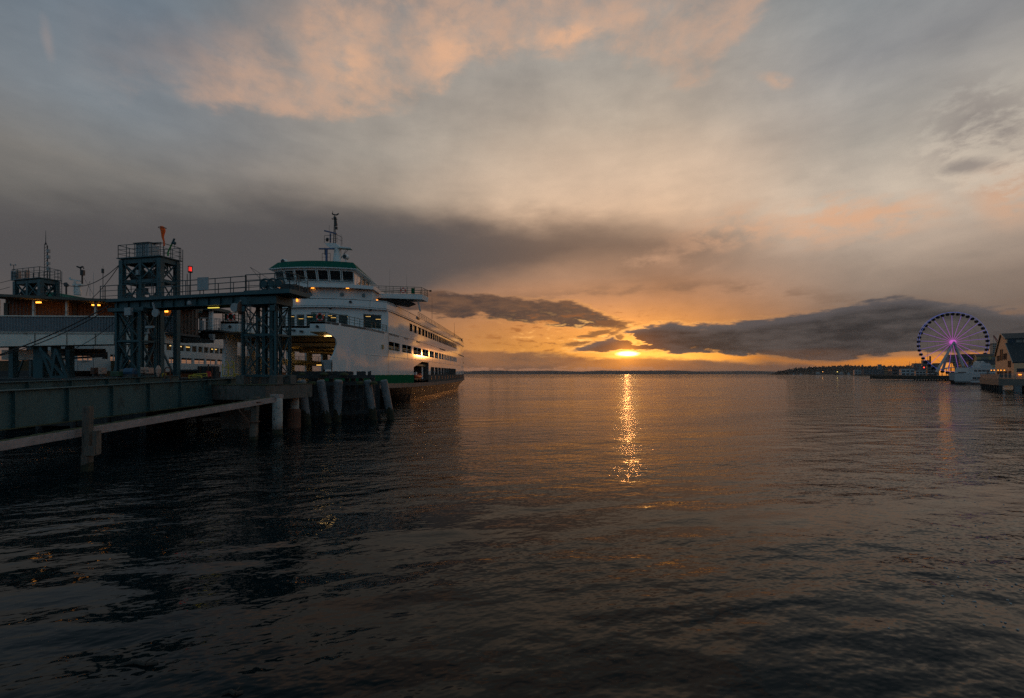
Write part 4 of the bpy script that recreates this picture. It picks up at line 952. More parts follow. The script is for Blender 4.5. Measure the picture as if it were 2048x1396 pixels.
dv = thing('davit_crane', 'small green davit crane with a hook block on the tall tower platform', 'davit', gp(336, 512, 3.0))
m = MB(); m.tube(gp(336, 512, 3.0), b0, .08); m.tube(b0, b0.lerp(b1, .6), .07); m.build('arm', mat('davit_green', (.02, .22, .05), .5), dv)
MB().tube(b0.lerp(b1, .6), b1, .09).build('boom_tip', TEAL, dv)
m = MB(); m.tube(b1, gp(349, 486, 3.0), .02); h = gp(349, 486, 3.0); m.lathe(h, [(.02, .15), (.16, .1), (.16, -.1), (.02, -.2)], 10); m.tube(h, h - Vector((0, 0, .6)), .02); m.build('hook_block', TEAL, dv)
# overhead beam and its walkway
wk = thing('gantry_walkway', 'long teal overhead beam with a railed walkway between the two lattice towers', 'walkway', tuple(G(9, .7, 11.9)))
ZD = lambda s: 12.92 - .012 * s
for d in (.1, 1.5):
    m = MB(); m.bar(G(-.2, d, 12.35), G(18.6, d, 12.2), .06, .78); m.bar(G(-.2, d, 12.74), G(18.6, d, 12.59), .36, .05); m.bar(G(-.2, d, 11.96), G(18.6, d, 11.81), .36, .05)
    for k in range(14): m.box(G(.6 + 1.35 * k, d - .1, 12.34 - .011 * k), (.04, .16, .72), GAX)
    m.build('girder', TEAL, wk)
m = MB(); m.bar(G(-.6, .75, 12.88), G(19.2, .75, 12.70), 2.0, .08); m.bar(G(-.6, -.3, 12.86), G(19.2, -.3, 12.68), .06, .28); m.build('deck', TEAL, wk)
m = MB(); m.hexa([G(-1.9, -.6, 12.62), G(2.9, -.6, 12.62), G(2.9, 2.2, 12.62), G(-1.9, 2.2, 12.62), G(-1.9, -.6, 13.0), G(2.9, -.6, 13.0), G(2.9, 2.2, 13.0), G(-1.9, 2.2, 13.0)]); m.build('end_platform', TEAL, wk)
railing(MB(), [G(-1.8, 2.0, 13.0), G(-1.8, -.5, 13.0), G(2.8, -.5, 13.0), G(2.9, -.3, 12.95), G(8, -.3, 12.84), G(19.3, -.3, 12.7), G(19.9, -.3, 12.7)], 1.45, 1.55, .04, (1.0, .66, .3)).build('railing', TEAL, wk)
railing(MB(), [G(-.8, 1.75, 13.0), G(8, 1.75, 12.84), G(15, 1.75, 12.75)], 1.5, 1.9, .04, (1.0, .6)).build('railing', TEAL, wk)
for s in (.1, .9, 1.7):
    m = MB(); m.torus(G(s, .6, 13.75), .5, .09, GV, 18, 6); m.tube(G(s, .45, 13.75), G(s, .75, 13.75), .35, n=14); m.build('sheave', TEAL, wk)
MB().box(G(-1.0, .8, 13.3), (1.5, 1.2, .55), GAX).build('machinery_base', DGREY, wk)
for s in (13.8, 15.2, 16.6, 17.4):
    m = MB(); m.torus(G(s, .5, 13.1), .42, .07, GV, 16, 6); m.box(G(s + .5, .5, 13.0), (.4, .4, .3), GAX); m.build('sheave', TEAL, wk)
s_a, s_b = Gpx(395, -.45), Gpx(417, -.45)
m = MB(); m.box(G((s_a + s_b) / 2, -.45, 13.85), (abs(s_a - s_b), .05, 1.2), GAX); m.build('grey_panel', LGREY, wk)
s_ = Gpx(386, 0); MB().lathe(G(s_, -.35, 11.95), [(.2, 0), (.2, .2), (.13, .34), (.03, .38)], 12).build('loudspeaker', LGREY, wk)
s_ = Gpx(419, 0); MB().box(G(s_, .45, 11.72), (1.2, .14, .06), GAX).build('tube_lamp', mat('tube_lamp', (.8, .7, .3), .4, emit=(1, .78, .12), es=1.0), wk)
s_ = Gpx(470, -.2); m = MB(); m.tube(G(s_, -.3, 11.55), G(s_, -.15, 11.55), .42, n=16); m.bar(G(s_, -.2, 11.6), G(s_ - .7, -.2, 12.2), .1); m.build('pulley', LGREY, wk)
s_ = Gpx(480, -.2); m = MB(); m.lathe(G(s_, -.2, 11.2), [(.08, .9), (.22, .6), (.24, 0), (.1, -.3)], 12); m.build('hook_block', RUST, wk)
m = MB()
for px in (472, 478, 481, 484): s_ = Gpx(px, -.15); m.tube(G(s_, -.15, 5.2), G(s_, -.15, 11.6), .018)
m.build('hoist_rope', CABLE, wk)
s_ = Gpx(311, -.3); m = MB(); m.tube(G(s_, -.35, 11.3), G(s_, -.2, 11.3), .4, n=16); m.bar(G(s_ + .3, -.3, 12.3), G(s_, -.3, 11.2), .12); m.build('pulley', LGREY, wk)
# red beacon
s_ = Gpx(380.5, .2); bb = G(s_, .2, 12.85)
bc = thing('warning_beacon', 'glowing red beacon lamp on a thin pole above the walkway', 'beacon', bb)
zt = CAM_H + (HY - 545) / FOC * bb.y
m = MB(); m.tube(bb, (bb.x, bb.y, zt), .05); m.tube(bb + GU * .35, Vector((bb.x, bb.y, zt - .1)) + GU * .35, .03); m.build('pole', DGREY, bc)
m = MB(); m.tube((bb.x, bb.y, zt), (bb.x, bb.y, zt + .1), .2, n=12); m.tube((bb.x, bb.y, zt + .52), (bb.x, bb.y, zt + .6), .2, n=12); [m.tube((bb.x + .18 * math.cos(q), bb.y + .18 * math.sin(q), zt), (bb.x + .18 * math.cos(q), bb.y + .18 * math.sin(q), zt + .55), .025) for q in (0, 1.05, 2.1, 3.14, 4.2, 5.2)]; m.build('cage', BLACKM, bc)
MB().tube((bb.x, bb.y, zt + .1), (bb.x, bb.y, zt + .52), .11, n=12).build('lens', REDL, bc)
# antenna mast and weather gear on the far tower
pA = at(91.5, 548, 58.5)
an = thing('antenna_mast', 'thin triangular lattice antenna with small dishes on the far tower', 'antenna', (pA.x, pA.y, 17.7))
z1, z2, z3 = at(91, 490, 58.5).z, at(91, 484, 58.5).z, at(91, 461, 58.5).z
m = MB()
for o in (-.17, .17): m.tube((pA.x + o, pA.y, 17.7), (pA.x + o, pA.y, z1), .03); m.tube((pA.x + o, pA.y, z1), (pA.x, pA.y, z2), .03)
m.tube((pA.x, pA.y + .25, 17.7), (pA.x, pA.y + .25, z1), .03)
for k in range(12):
    zz = 17.8 + k * (z1 - 17.9) / 12; m.bar((pA.x - .17, pA.y, zz), (pA.x + .17, pA.y, zz + .3), .025)
m.tube((pA.x, pA.y, z2 - .4), (pA.x, pA.y, z3), .045, .015); m.build('lattice', DGREY, an)
for y, h in ((502, .4), (514, .4), (527, .35), (537, .5)): z = at(95, y, 58.5).z; MB().box((pA.x + .36, pA.y, z), (.28, .25, h)).build('dish', LGREY, an)
pw = at(27.5, 549, 59.5); wv = thing('wind_vane', 'anemometer and vane on a thin pole at the left corner of the far tower', 'wind vane', (pw.x, pw.y, 17.7))
zt = at(27, 530, 59.5).z; m = MB(); m.tube((pw.x, pw.y, 17.7), (pw.x, pw.y, zt), .035); m.tube((pw.x - .35, pw.y, zt), (pw.x + .25, pw.y, zt), .03); m.build('pole', DGREY, wv)
m = MB(); m.box((pw.x - .42, pw.y, zt + .05), (.14, .04, .3)); m.build('vane', LGREY, wv)
MB().lathe((pw.x + .25, pw.y, zt - .08), [(.02, 0), (.08, .05), (.08, .15), (.02, .2)], 8).build('cup', LGREY, wv)
for (px, w_, h_, mm, lab) in ((30, .7, 1.15, LGREY, 'pair of slatted grey cabinets behind the far tower railing'), (54, .32, 1.3, PINKB, 'pale upright cylinder cabinet behind the far tower railing'), (37, .4, 1.15, PINKB, 'pale narrow cabinet beside the slatted grey one on the far tower')):
    p = at(px, 560, 59.3); c = thing('equipment_cabinet', lab, 'cabinet', (p.x, p.y, 17.7)); MB().box((p.x, p.y, 17.7 + h_ / 2 + .1), (w_, .4, h_)).build('housing', mm, c, bevel=.03)
    m = MB(); [m.box((p.x, p.y - .21, 18.0 + .18 * k), (w_ * .8, .03, .05)) for k in range(5)]; m.build('louvre', DGREY, c)

# concrete cap, pedestals, piles
cap = thing('concrete_pier', 'dark mossy concrete pier cap under the right lattice tower', 'pier cap', (-23, 43, 0))
cax = (Vector((math.cos(R(6)), -math.sin(R(6)) * -1, 0)), Vector((-math.sin(R(6)), math.cos(R(6)), 0)), Vector((0, 0, 1)))
MB().box((-24.4, 43.2, 3.75), (7.2, 6.4, 1.35), GAX).build('cap_block', CONC, cap, bevel=.05)
for s, d in ((0, 0), (3.5, 0), (0, 1.8), (3.5, 1.8), (1.6, .9)): MB().box(G(s, d, 4.85), (.85, .8, .85), GAX).build('pedestal', CONC, cap, bevel=.04)
MB().box((-24.4, 43.2, 4.44), (7.3, 6.5, .05), GAX).build('moss_top', MOSS, cap)
MB().box((-27.6, 45.2, 1.5), (2.4, 1.6, 4.0), GAX).build('wall_leg', CONC, cap)
def wpile(x, y, r, z1, label):
    o = thing('cap_pile', label, 'pile', (x, y, 0))
    m = MB(); m.lathe((x, y, 0), [(r * .98, .35), (r, 1.2), (r * 1.02, 1.9), (r, 2.0), (r, z1 - .1), (r * .9, z1)], 18); m.build('shaft', WPILE, o, smooth=True)
    MB().lathe((x, y, 0), [(r * .95, -2.5), (r * 1.03, .1), (r * .985, .45)], 18).build('growth', ALGAE, o)
    return o
p = at(555, 868, 40.5); wpile(p.x, p.y, .42, 3.2, 'stout pale pile with a dark crack under the front of the pier cap')
p = at(589, 855, 45.5); o = wpile(p.x, p.y, .42, 3.2, 'stout pile with a rusty sleeve under the right corner of the pier cap')
MB().lathe((p.x - .05, p.y, 0), [(.62, -1), (.66, 1.6), (.56, 1.9)], 14).build('sleeve', RUST, o)
def tpile(px, py0, px1, py1, w, label, steps):
    """squared timber post standing in the water"""
    Y = CAM_H * FOC / (py1 - HY); b_ = at(px1, py1, Y); t_ = at(px, py0, Y)
    o = thing('mooring_post', label, 'post', (b_.x, b_.y, 0))
    m = MB()
    rings_ = [(-1.5, 1.0), (0, 1.0), (.9, 1.02), (1.0, .93), (t_.z - .08, .95), (t_.z, .85)]
    prof = []
    for z, f in rings_:
        c = b_.lerp(t_, z / t_.z); prof.append([c + Vector((sx * w * f / 2 + random.uniform(-.015, .015), sy * w * f / 2, 0)) for sx, sy in ((-1, -.7), (-.7, -1), (.7, -1), (1, -.7), (1, .7), (.7, 1), (-.7, 1), (-1, .7))])
    for a, c in zip(prof, prof[1:]):
        for k in range(8): m.poly([a[k], a[(k + 1) % 8], c[(k + 1) % 8], c[k]])
    m.poly(prof[-1]); m.build('shaft', WOOD, o)
    m = MB(); m.poly([q + Vector((0, 0, .012)) for q in prof[-1]]); m.build('moss_cap', MOSS, o)
    g = MB(); a = [q + Vector((q.x - b_.x, q.y - b_.y, 0)) * .05 for q in prof[0]]; c = [b_.lerp(t_, .42 / t_.z) + Vector((sx * w * 1.05 / 2, sy * w * 1.05 / 2, random.uniform(-.15, .1))) for sx, sy in ((-1, -.7), (-.7, -1), (.7, -1), (1, -.7), (1, .7), (.7, 1), (-.7, 1), (-1, .7))]
    for k in range(8): g.poly([a[k], a[(k + 1) % 8], c[(k + 1) % 8], c[k]])
    g.build('growth', ALGAE, o)
    return o, b_, t_
o, b_, t_ = tpile(176, 812, 174, 942, .42, 'cracked timber post with a mossy top standing in front of the long girder', 0)
m = MB(); m.box(b_ + Vector((.35, -.1, 1.15)), (.55, .35, .5)); m.box(b_ + Vector((.55, 0, 1.6)), (.22, .3, 1.3)); m.build('bracket', WOOD, o)
o, b_, t_ = tpile(512, 793, 507, 880, .5, 'timber post with iron bands beside the pier cap', 0)
for z in (1.5, 3.1): MB().torus(b_.lerp(t_, z / t_.z), .36, .05, (0, 0, 1), 12, 6).build('iron_band', RUST, o)
MB().box(t_ + Vector((-.75, .3, -.7)), (.5, .4, .9)).build('block', WOOD, o)
m = MB(); m.bar(t_ + Vector((-1.6, .2, -1.0)), t_ + Vector((-.5, 0, -2.2)), .08); m.tube(t_ + Vector((-.5, 0, -2.0)), t_ + Vector((-.5, 0, -3.0)), .05); m.build('strap', RUST, o)
for (px, py0, py1) in ((487, 806, 872), (528, 808, 866)):
    pass
# sloping concrete boom
bm = thing('concrete_boom', 'long pinkish concrete beam sloping up past the timber posts, mossy along its top', 'beam', (-24, 28, 2.2))
dv_ = Vector((.283, .959, .080)); A0 = Vector((-24.25, 25.25, 2.12)); e0, e1 = A0 - dv_ * 6.2, A0 + dv_ * 13.9
m = MB(); m.bar(e0, e1, .34, .46); m.build('beam', CONCP, bm, bevel=.02)
m = MB(); n_ = 90; pr = None
for i in range(n_ + 1):
    c = e0.lerp(e1, i / n_) + Vector((0, 0, .235)); h = random.uniform(.02, .07); r_ = Vector((.959, -.283, 0)) * random.uniform(.13, .17)
    cur = [c - r_, c - r_ * .5 + Vector((0, 0, h)), c + r_ * .4 + Vector((0, 0, h * .8)), c + r_]
    if pr:
        for k in range(3): m.poly([pr[k], pr[k + 1], cur[k + 1], cur[k]])
    pr = cur
m.build('moss', MOSS, bm)
MB().box(e1 + Vector((.1, .1, .25)), (.9, .5, .35), GAX).build('end_shoe', CONCP, bm)
# transfer span girders
def girder(label, P, D, name='span_girder'):
    o = thing(name, label, 'girder', tuple(P(.5)))
    side = (P(1) - P(0)).cross(Vector((0, 0, 1))).normalized()
    m = MB(); m.hexa([P(0) - side * .02, P(1) - side * .02, P(1) + side * .02, P(0) + side * .02] + [q + Vector((0, 0, D)) for q in (P(0) - side * .02, P(1) - side * .02, P(1) + side * .02, P(0) + side * .02)]); m.build('web', TEALG, o)
    m = MB(); m.bar(P(0) + Vector((0, 0, D)), P(1) + Vector((0, 0, D)), .5, .05); m.build('top_flange', TEALG, o)
    m = MB(); m.bar(P(0), P(1), .46, .05); m.build('bottom_flange', mat('flange_mossy', (.05, .05, .02), .8, var=.4, scale=3), o)
    for k in range(9):
        c = P((k + .45) / 9); m = MB(); m.box(c + Vector((0, 0, D / 2)) + side * .12, (.03, .22, D - .06), (Vector((P(1) - P(0))).normalized(), side, Vector((0, 0, 1)))); m.build('stiffener', TEALG, o)
    return o
ga0, ga1 = Vector((-28.95, 18.5, 2.12)), Vector((-26.7, 44.2, 2.85))
girder('deep teal plate girder of the vehicle span nearest the water, running past the timber post', lambda t: ga0.lerp(ga1, t), 2.16)
gb0, gb1 = Vector((-35.6, 19, 2.4)), Vector((-33.7, 45.5, 3.1))
girder('teal plate girder on the far side of the vehicle span, mostly hidden', lambda t: gb0.lerp(gb1, t), 2.12)
sp = thing('vehicle_span', 'dark road deck between the two teal girders', 'ramp', (-31, 32, 3.4))
m = MB(); m.hexa([(-35.4, 18.5, 2.9), (-29.1, 18.5, 2.7), (-26.9, 44, 3.4), (-33.8, 45.4, 3.5), (-35.4, 18.5, 3.1), (-29.1, 18.5, 2.9), (-26.9, 44, 3.6), (-33.8, 45.4, 3.7)]); m.build('road_deck', DECK, sp)
m = MB(); [m.bar(gb0.lerp(gb1, k / 8) + Vector((.1, 0, .3)), ga0.lerp(ga1, k / 8) + Vector((-.1, 0, .3)), .2, .5) for k in range(9)]; m.build('cross_beam', TEAL, sp)
m = MB(); m.hexa([(-34.5, 45.5, 3.6), (-27, 44.2, 3.5), (-27.6, 63, 3.9), (-38.5, 63, 3.9), (-34.5, 45.5, 3.9), (-27, 44.2, 3.9), (-27.6, 63.5, 4.2), (-38.5, 63.5, 4.2)]); m.build('apron', DGREY, sp)
MB().box((-28.4, 44.4, 4.75), (.9, .02, .35)).build('rust_patch', RUST, sp)
sbk = thing('added_slip_screen', 'dark timber screen added under the ramp to block light at the slip head', 'light screen', (-34, 60, 0))  # dark walls added to stop sunset light showing under the dock
MB().hexa([(-46, 63, -1.5), (-23.5, 58.5, -1.5), (-23.5, 59, -1.5), (-46, 63.5, -1.5), (-46, 63, 3.3), (-23.5, 58.5, 3.3), (-23.5, 59, 3.3), (-46, 63.5, 3.3)]).build('sheathing', TIMB, sbk)
MB().hexa([(-36.4, 44, -1.5), (-35.8, 44, -1.5), (-45.4, 63, -1.5), (-46, 63, -1.5), (-36.4, 44, 4.2), (-35.8, 44, 4.2), (-45.4, 63, 4.2), (-46, 63, 4.2)]).build('screen_wing', TIMB, sbk)
# landing trestle under the left towers
tr = thing('landing_trestle', 'dark timber landing under the tall tower and the lattice tower', 'trestle', (-40, 50, 0))
m = MB(); m.hexa([(-62, 43.6, 4.3), (-35.0, 43.2, 4.3), (-36.2, 62, 4.3), (-62, 62, 4.3), (-62, 43.6, 4.95), (-35.0, 43.2, 4.95), (-36.2, 62, 4.95), (-62, 62, 4.95)]); m.build('deck', TIMB, tr)
for i in range(8):
    for y in (44.2, 52):
        x = -36.2 - 3.4 * i; MB().tube((x, y, -2), (x + random.uniform(-.2, .2), y, 4.4), .26, n=9).build('pile', TIMB, tr)
m = MB(); m.box((-48, 45.0, 2.2), (24, .1, 4.0)); m.build('sheathing', TIMB, tr)

# leaning steel fender piles and timber fender
for i, (x0, y0, x1, y1, lab) in enumerate(((603, 760, 614, 849, 'leaning grey steel pile nearest the concrete pier cap'), (641, 760, 655, 845, 'leaning grey steel pile second from the pier cap'), (677, 760, 674, 843, 'upright grey steel pile, the only straight one of the fender'), (735, 760, 748, 840, 'leaning grey steel pile second from the open water'), (767, 760, 782, 838, 'leaning grey steel pile outermost, next to the open water'))):
    Y = CAM_H * FOC / (y1 - HY); b_ = at(x1, y1, Y); t_ = at(x0, y0, Y - .6)
    o = thing('fender_pile', lab, 'pile', (b_.x, b_.y, 0), 'steel fender piles')
    d = (b_ - t_).normalized(); r_ = .43 * (1, .97, 1.04, .95, 1.02)[i]
    m = MB(); m.tube(t_ + d * .14, b_ + d * 1.2, r_, n=20, cap=False); m.tube(t_, t_ + d * .14, r_ * .8, r_, n=20); m.build('shaft', PILE, o, smooth=False)
    g = MB(); n = 20; u = d.cross(Vector((0, 1, 0))).normalized(); v = d.cross(u)
    r0, r1 = [], []
    for k in range(n):
        a = 2 * math.pi * k / n; e = (u * math.cos(a) + v * math.sin(a)) * (r_ * 1.025); r0.append(b_ - d * random.uniform(.8, 1.7) + e); r1.append(b_ + d * 1.3 + e)
    for k in range(n): g.poly([r0[k], r0[(k + 1) % n], r1[(k + 1) % n], r1[k]])
    g.build('growth', ALGAE, o)
fd = thing('timber_fender', 'dark timber fender wall with vertical planks behind the leaning steel piles', 'fender', (-20, 53, 0))
FAX = (Vector((.994, .11, 0)), Vector((-.11, .994, 0)), Vector((0, 0, 1)))
fpx = lambda px, py, Y=53.0: at(px, py, Y)
a, c = fpx(583, 753.5, 52), fpx(749, 753.5, 55)
MB().bar(a, c, .5, .38).build('whale_beam', TIMB, fd)
planks = MB(); x = 584.0
for (xa, xb) in ((584, 706), (713, 731), (735.5, 741.5)):
    x = xa
    while x < xb - 1:
        wd = min(random.uniform(3.2, 4.8), xb - x); Y = 52.4 + 3 * (x - 583) / 166; hh = random.uniform(742, 743.2); p0_ = at(x, 0, Y); p1_ = at(x + wd * .95, 0, Y)
        z0_, z1_ = at(x, 752, Y).z, at(x, hh, Y).z; planks.hexa([(p0_.x, Y, z0_), (p1_.x, Y + .05, z0_), (p1_.x, Y + .2, z0_), (p0_.x, Y + .15, z0_), (p0_.x, Y, z1_), (p1_.x, Y + .05, z1_), (p1_.x, Y + .2, z1_), (p0_.x, Y + .15, z1_)]); x += wd
planks.build('planking', TIMB, fd)
MB().bar(fpx(604, 768, 52), fpx(748, 767, 55), .45, .4).build('whale_beam', TIMB, fd)
MB().bar(fpx(625, 800, 53), fpx(720, 797, 55), .35, .35).build('whale_beam', TIMB, fd)
MB().bar(fpx(640, 828, 53), fpx(770, 822, 55), .35, .35).build('whale_beam', TIMB, fd)
for px in (590, 622, 632, 663, 694, 706, 722, 745): p = fpx(px, 0, 55); MB().tube((p.x, p.y, -2), (p.x, p.y, 5.0), .3, n=9).build('post', TIMB, fd)
for px in (605, 648, 688): p = fpx(px, 0, 53); MB().lathe((p.x, p.y, 5.25), [(.5, 0), (.48, .16), (.3, .3), (.05, .34)], 12).build('pile_cap', MOSS, fd)
for px in (625, 720, 748): p = fpx(px, 0, 52); MB().lathe((p.x, p.y, 4.2), [(.42, 0), (.42, .22), (.3, .32), (.05, .36)], 12).build('pile_cap', MOSS, fd)
MB().hexa([fpx(640, 850, 58), fpx(760, 845, 58), fpx(760, 845, 58.3), fpx(640, 850, 58.3), fpx(640, 762, 58), fpx(760, 762, 58), fpx(760, 762, 58.3), fpx(640, 762, 58.3)]).build('back_wall', TIMB, fd)
sb = thing('sign_board', 'blank grey board on two posts standing on the timber fender', 'sign', tuple(fpx(654, 745, 53.6)))
pa, pb = fpx(643.5, 739, 53.6), fpx(665, 720, 53.6)
MB().box(((pa.x + pb.x) / 2, 53.6, (pa.z + pb.z) / 2), (pb.x - pa.x, .06, pb.z - pa.z)).build('board', LGREY, sb)
for px in (645.5, 663.5): p = fpx(px, 0, 53.5); MB().box((p.x, 53.5, (fpx(0, 747, 53.5).z + fpx(0, 724, 53.5).z) / 2), (.1, .08, fpx(0, 724, 53.5).z - fpx(0, 747, 53.5).z)).build('post', WOOD, sb)

# small gear on the span and the landing
def gear_box(px, py0, py1, wpx, Y, m_top, label, name='electrical_box', cat='box'):
    b_, t_ = at(px, py1, Y), at(px, py0, Y); w_ = wpx / FOC * Y; hz = t_.z - b_.z
    o = thing(name, label, cat, tuple(b_))
    MB().box((b_.x, Y, b_.z + hz * .62), (w_, .5, hz * .76), GAX).build('housing', m_top, o, bevel=.03)
    MB().box((b_.x, Y, b_.z + hz * .12), (w_ * .5, .35, hz * .24), GAX).build('stand', DGREY, o)
    m = MB(); m.box((b_.x, Y - .27, b_.z + hz * .62), (w_ * .7, .02, .05), GAX); m.box((b_.x + w_ * .25, Y - .27, b_.z + hz * .5), (.06, .03, .12), GAX); m.build('latch', DGREY, o)
    return o
gear_box(190, 735, 752, 9, 43.2, RUST, 'rusty brown cabinet left of the lattice tower feet')
gear_box(205, 735, 752, 8, 43.0, PINKB, 'pale pink cabinet next to the rusty brown one')
gear_box(289, 734.5, 750, 8, 42.2, PINKB, 'plain pale cabinet at the foot of the lattice tower')
gear_box(299, 735.5, 751, 9, 42.0, PINKB, 'pale cabinet with dark slots at the foot of the lattice tower')
gear_box(235, 743, 755, 22, 41.0, GREENM, 'low dark green machine housing at the lattice tower foot', 'winch_housing', 'winch')
p = at(260, 746, 41.3); o = thing('winch_motor', 'dark blue electric winch motor beside the green housing', 'motor', (p.x, p.y, p.z - .5))
MB().tube(p + Vector((-.4, 0, .1)), p + Vector((.35, .1, .1)), .36, n=14).build('drum', BLUEMOT, o); MB().box(p + Vector((0, 0, -.3)), (.9, .6, .4)).build('base', DGREY, o)
p = at(248, 744, 41.3); o = thing('winch_motor', 'small rusty gear case between the green housing and the blue motor', 'motor', (p.x, p.y, p.z - .4)); MB().lathe(p + Vector((0, -.2, 0)), [(.1, -.1), (.28, 0), (.28, .25), (.1, .4)], 12, (0, 1, 0)).build('case', WOOD, o); MB().box(p + Vector((0, 0, -.3)), (.4, .4, .3)).build('base', DGREY, o)
p = at(340, 748, 41.5); o = thing('hook_stand', 'rusty looped hook hanging against the tower foot', 'hook', (p.x, p.y, p.z - .6)); m = MB(); m.torus(p + Vector((0, -.3, .35)), .25, .05, (0, 1, 0), 16, 6); m.tube(p + Vector((-.25, -.3, .3)), p + Vector((-.25, -.3, -.6)), .05); m.tube(p + Vector((.25, -.3, .3)), p + Vector((.25, -.3, -.6)), .05); m.build('loop', RUST, o); MB().box(p + Vector((0, -.3, -.55)), (.7, .3, .2)).build('base', DGREY, o)
p = at(320, 742, 41.5); o = thing('pulley_block', 'tall pale pulley block leaning on the tower foot', 'pulley', (p.x, p.y, p.z - .6)); MB().lathe(p + Vector((0, -.2, 0)), [(.06, -.5), (.2, -.15), (.22, .2), (.08, .5)], 10).build('block', PINKB, o); MB().tube(p + Vector((0, -.2, .5)), p + Vector((0, -.2, 3)), .03).build('rope', CABLE, o)
def low_rail(x0, x1, y0, y1, Y, label, drop=0):
    a, c = at(x0, y0, Y), at(x1, y0 - drop, Y + .3); bz = at(0, y1, Y).z
    o = thing('yellow_rail', label, 'barrier', (a.x, a.y, bz))
    m = MB(); m.tube((a.x, a.y, bz), a, .05); m.tube((c.x, c.y, bz), c, .05); m.tube(a, c, .05); m.tube(a - Vector((0, 0, .25)), c - Vector((0, 0, .25)), .035); m.build('frame', YELG, o)
    MB().box(((a.x + c.x) / 2, Y + .2, bz + .02), (c.x - a.x + .3, .3, .05)).build('foot', DGREY, o)
low_rail(325, 331, 747, 752, 41.5, 'small square yellow rail at the tower foot'); low_rail(378, 403, 751, 757, 42.5, 'low yellow rail in front of the red bollard'); low_rail(386, 414, 749, 754, 44, 'higher yellow rail running up to the red bollard', 2); low_rail(470, 476, 748, 753, 44.5, 'small yellow step rail next to the arched gates')
p = at(417, 753, 44.5); o = thing('red_bollard', 'short red bollard at the end of the yellow rail', 'bollard', tuple(p)); MB().lathe(p, [(.22, 0), (.22, .35), (.16, .36), (.16, .46)], 12).build('body', REDP, o); MB().tube(p + Vector((0, 0, .46)), p + Vector((0, 0, .52)), .2, n=12).build('cap', REDP, o)
for i, (x0, x1, lab) in enumerate(((445.5, 456.3, 'yellow arched gate hoop nearer the white ferry leg'), (457.2, 467.8, 'yellow arched gate hoop nearer the lattice tower'))):
    Y = 44.5; a, c = at(x0, 753, Y), at(x1, 753, Y); tz = at(0, 728, Y).z; r_ = (c.x - a.x) / 2
    o = thing('arched_gate', lab, 'gate', ((a.x + c.x) / 2, Y, a.z), 'yellow arched gate hoops')
    m = MB(); m.tube(a, (a.x, Y, tz), .045); m.tube(c, (c.x, Y, tz), .045); m.torus(((a.x + c.x) / 2, Y, tz), r_, .045, (0, 1, 0), 16, 6, -math.pi / 2, math.pi / 2); m.build('hoop', YELG, o)
    m = MB(); zz = at(0, 735.5, Y).z; m.tube((a.x, Y, zz), (c.x, Y, zz), .035); m.tube((a.x, Y, a.z + .06), (c.x, Y, a.z + .06), .045); m.build('crossbar', YELG, o)
# black boxes beside the slip
p = at(412, 744, 49); o = thing('rubber_fender', 'dark rubber faced slip fender behind the yellow rails', 'fender', (p.x, p.y, 4.9)); MB().box((p.x, p.y + .4, 5.5), (2.0, .7, 1.5)).build('block', TIMB, o, bevel=.05); m = MB(); [m.tube((p.x + k, p.y - .05, 4.9), (p.x + k, p.y - .05, 6.8 - abs(k)), .06) for k in (-.6, .3, .7)]; m.build('rod', RUST, o)
p = at(375, 742.5, 50); o = thing('hydraulic_pipe', 'thick dark pipe lying along the landing behind the rails', 'pipe', (p.x, p.y, 5.2)); MB().tube(p - Vector((1.6, 0, 0)), p + Vector((1.6, 0, 0)), .2, n=12).build('pipe', BLACKM, o); m = MB(); [m.box(p + Vector((k, 0, -.25)), (.15, .3, .3)) for k in (-1.2, 1.2)]; m.build('saddle', DGREY, o)

# cables
def cable(a, b, sag, r_, label):
    a, b = Vector(a), Vector(b); o = thing('cable', label, 'cable', tuple(a)); pts = [a.lerp(b, i / 24) - Vector((0, 0, sag * 4 * (i / 24) * (1 - i / 24))) for i in range(25)]
    MB().line(pts, r_, 5).build('wire', CABLE, o)
c0 = G(S1 + .3, 2.5, 17.1)
cable(c0, at(113, 561, 60), 1.5, .04, 'slack cable hanging between the tall tower and the far tower')
cable(c0, at(185, 596, 55), .25, .035, 'cable running steeply from the tall tower down to the terminal roof')
cable(at(22, 560, 60), at(-40, 572, 62), .1, .03, 'upper wire leaving the far tower past the left edge')
cable(at(20, 574, 60), at(-40, 586, 62), .1, .03, 'lower wire leaving the far tower past the left edge')
cable(G(19.0, -.2, 12.2), at(-40, 722, 40), .4, .06, 'thick black cable slung from the walkway end down across the white terminal beam')
cable(G(18.9, .1, 12.2), at(-40, 720, 40.5), .7, .045, 'second black cable hanging just under the thick one')
cable(G(18.3, .3, 11.0), at(110, 712, 46), .5, .03, 'thin black cable drooping from the lattice tower under the terminal')
# ---------------------------------------------------------------- terminal gallery on the left
CORR = None
def corrugated(name, col, pitch=3.2):
    m = mat(name, col, .55, var=.15, scale=.8, stain=(col[0] * .5, col[1] * .5, col[2] * .5), stain_amt=.3)
    return m
CORG = corrugated('corrugated_grey', (.14, .165, .185)); CORB = corrugated('brown_siding', (.20, .115, .08)); CREAM = mat('cream_beam', (.66, .61, .54), .7, var=.12, scale=.6, stain=(.2, .17, .13), stain_amt=.3)
ROOFM = mat('flat_roof', (.085, .08, .065), .8); SOFF = mat('soffit', (.22, .17, .11), .7); SODIUM = mat('sodium_lamp', (.9, .4, .1), .4, emit=(1.0, .36, .04), es=3.5)
def TY(x): return 51.0 + .04 * (x + 58)
def tp(px, py, d=0.0):
    k = (px - CX) / FOC; x = k * (51.0 + d + .04 * 58) / (1 - .04 * k); y = TY(x) + d; return Vector((x, y, CAM_H + (HY - py) / FOC * y))
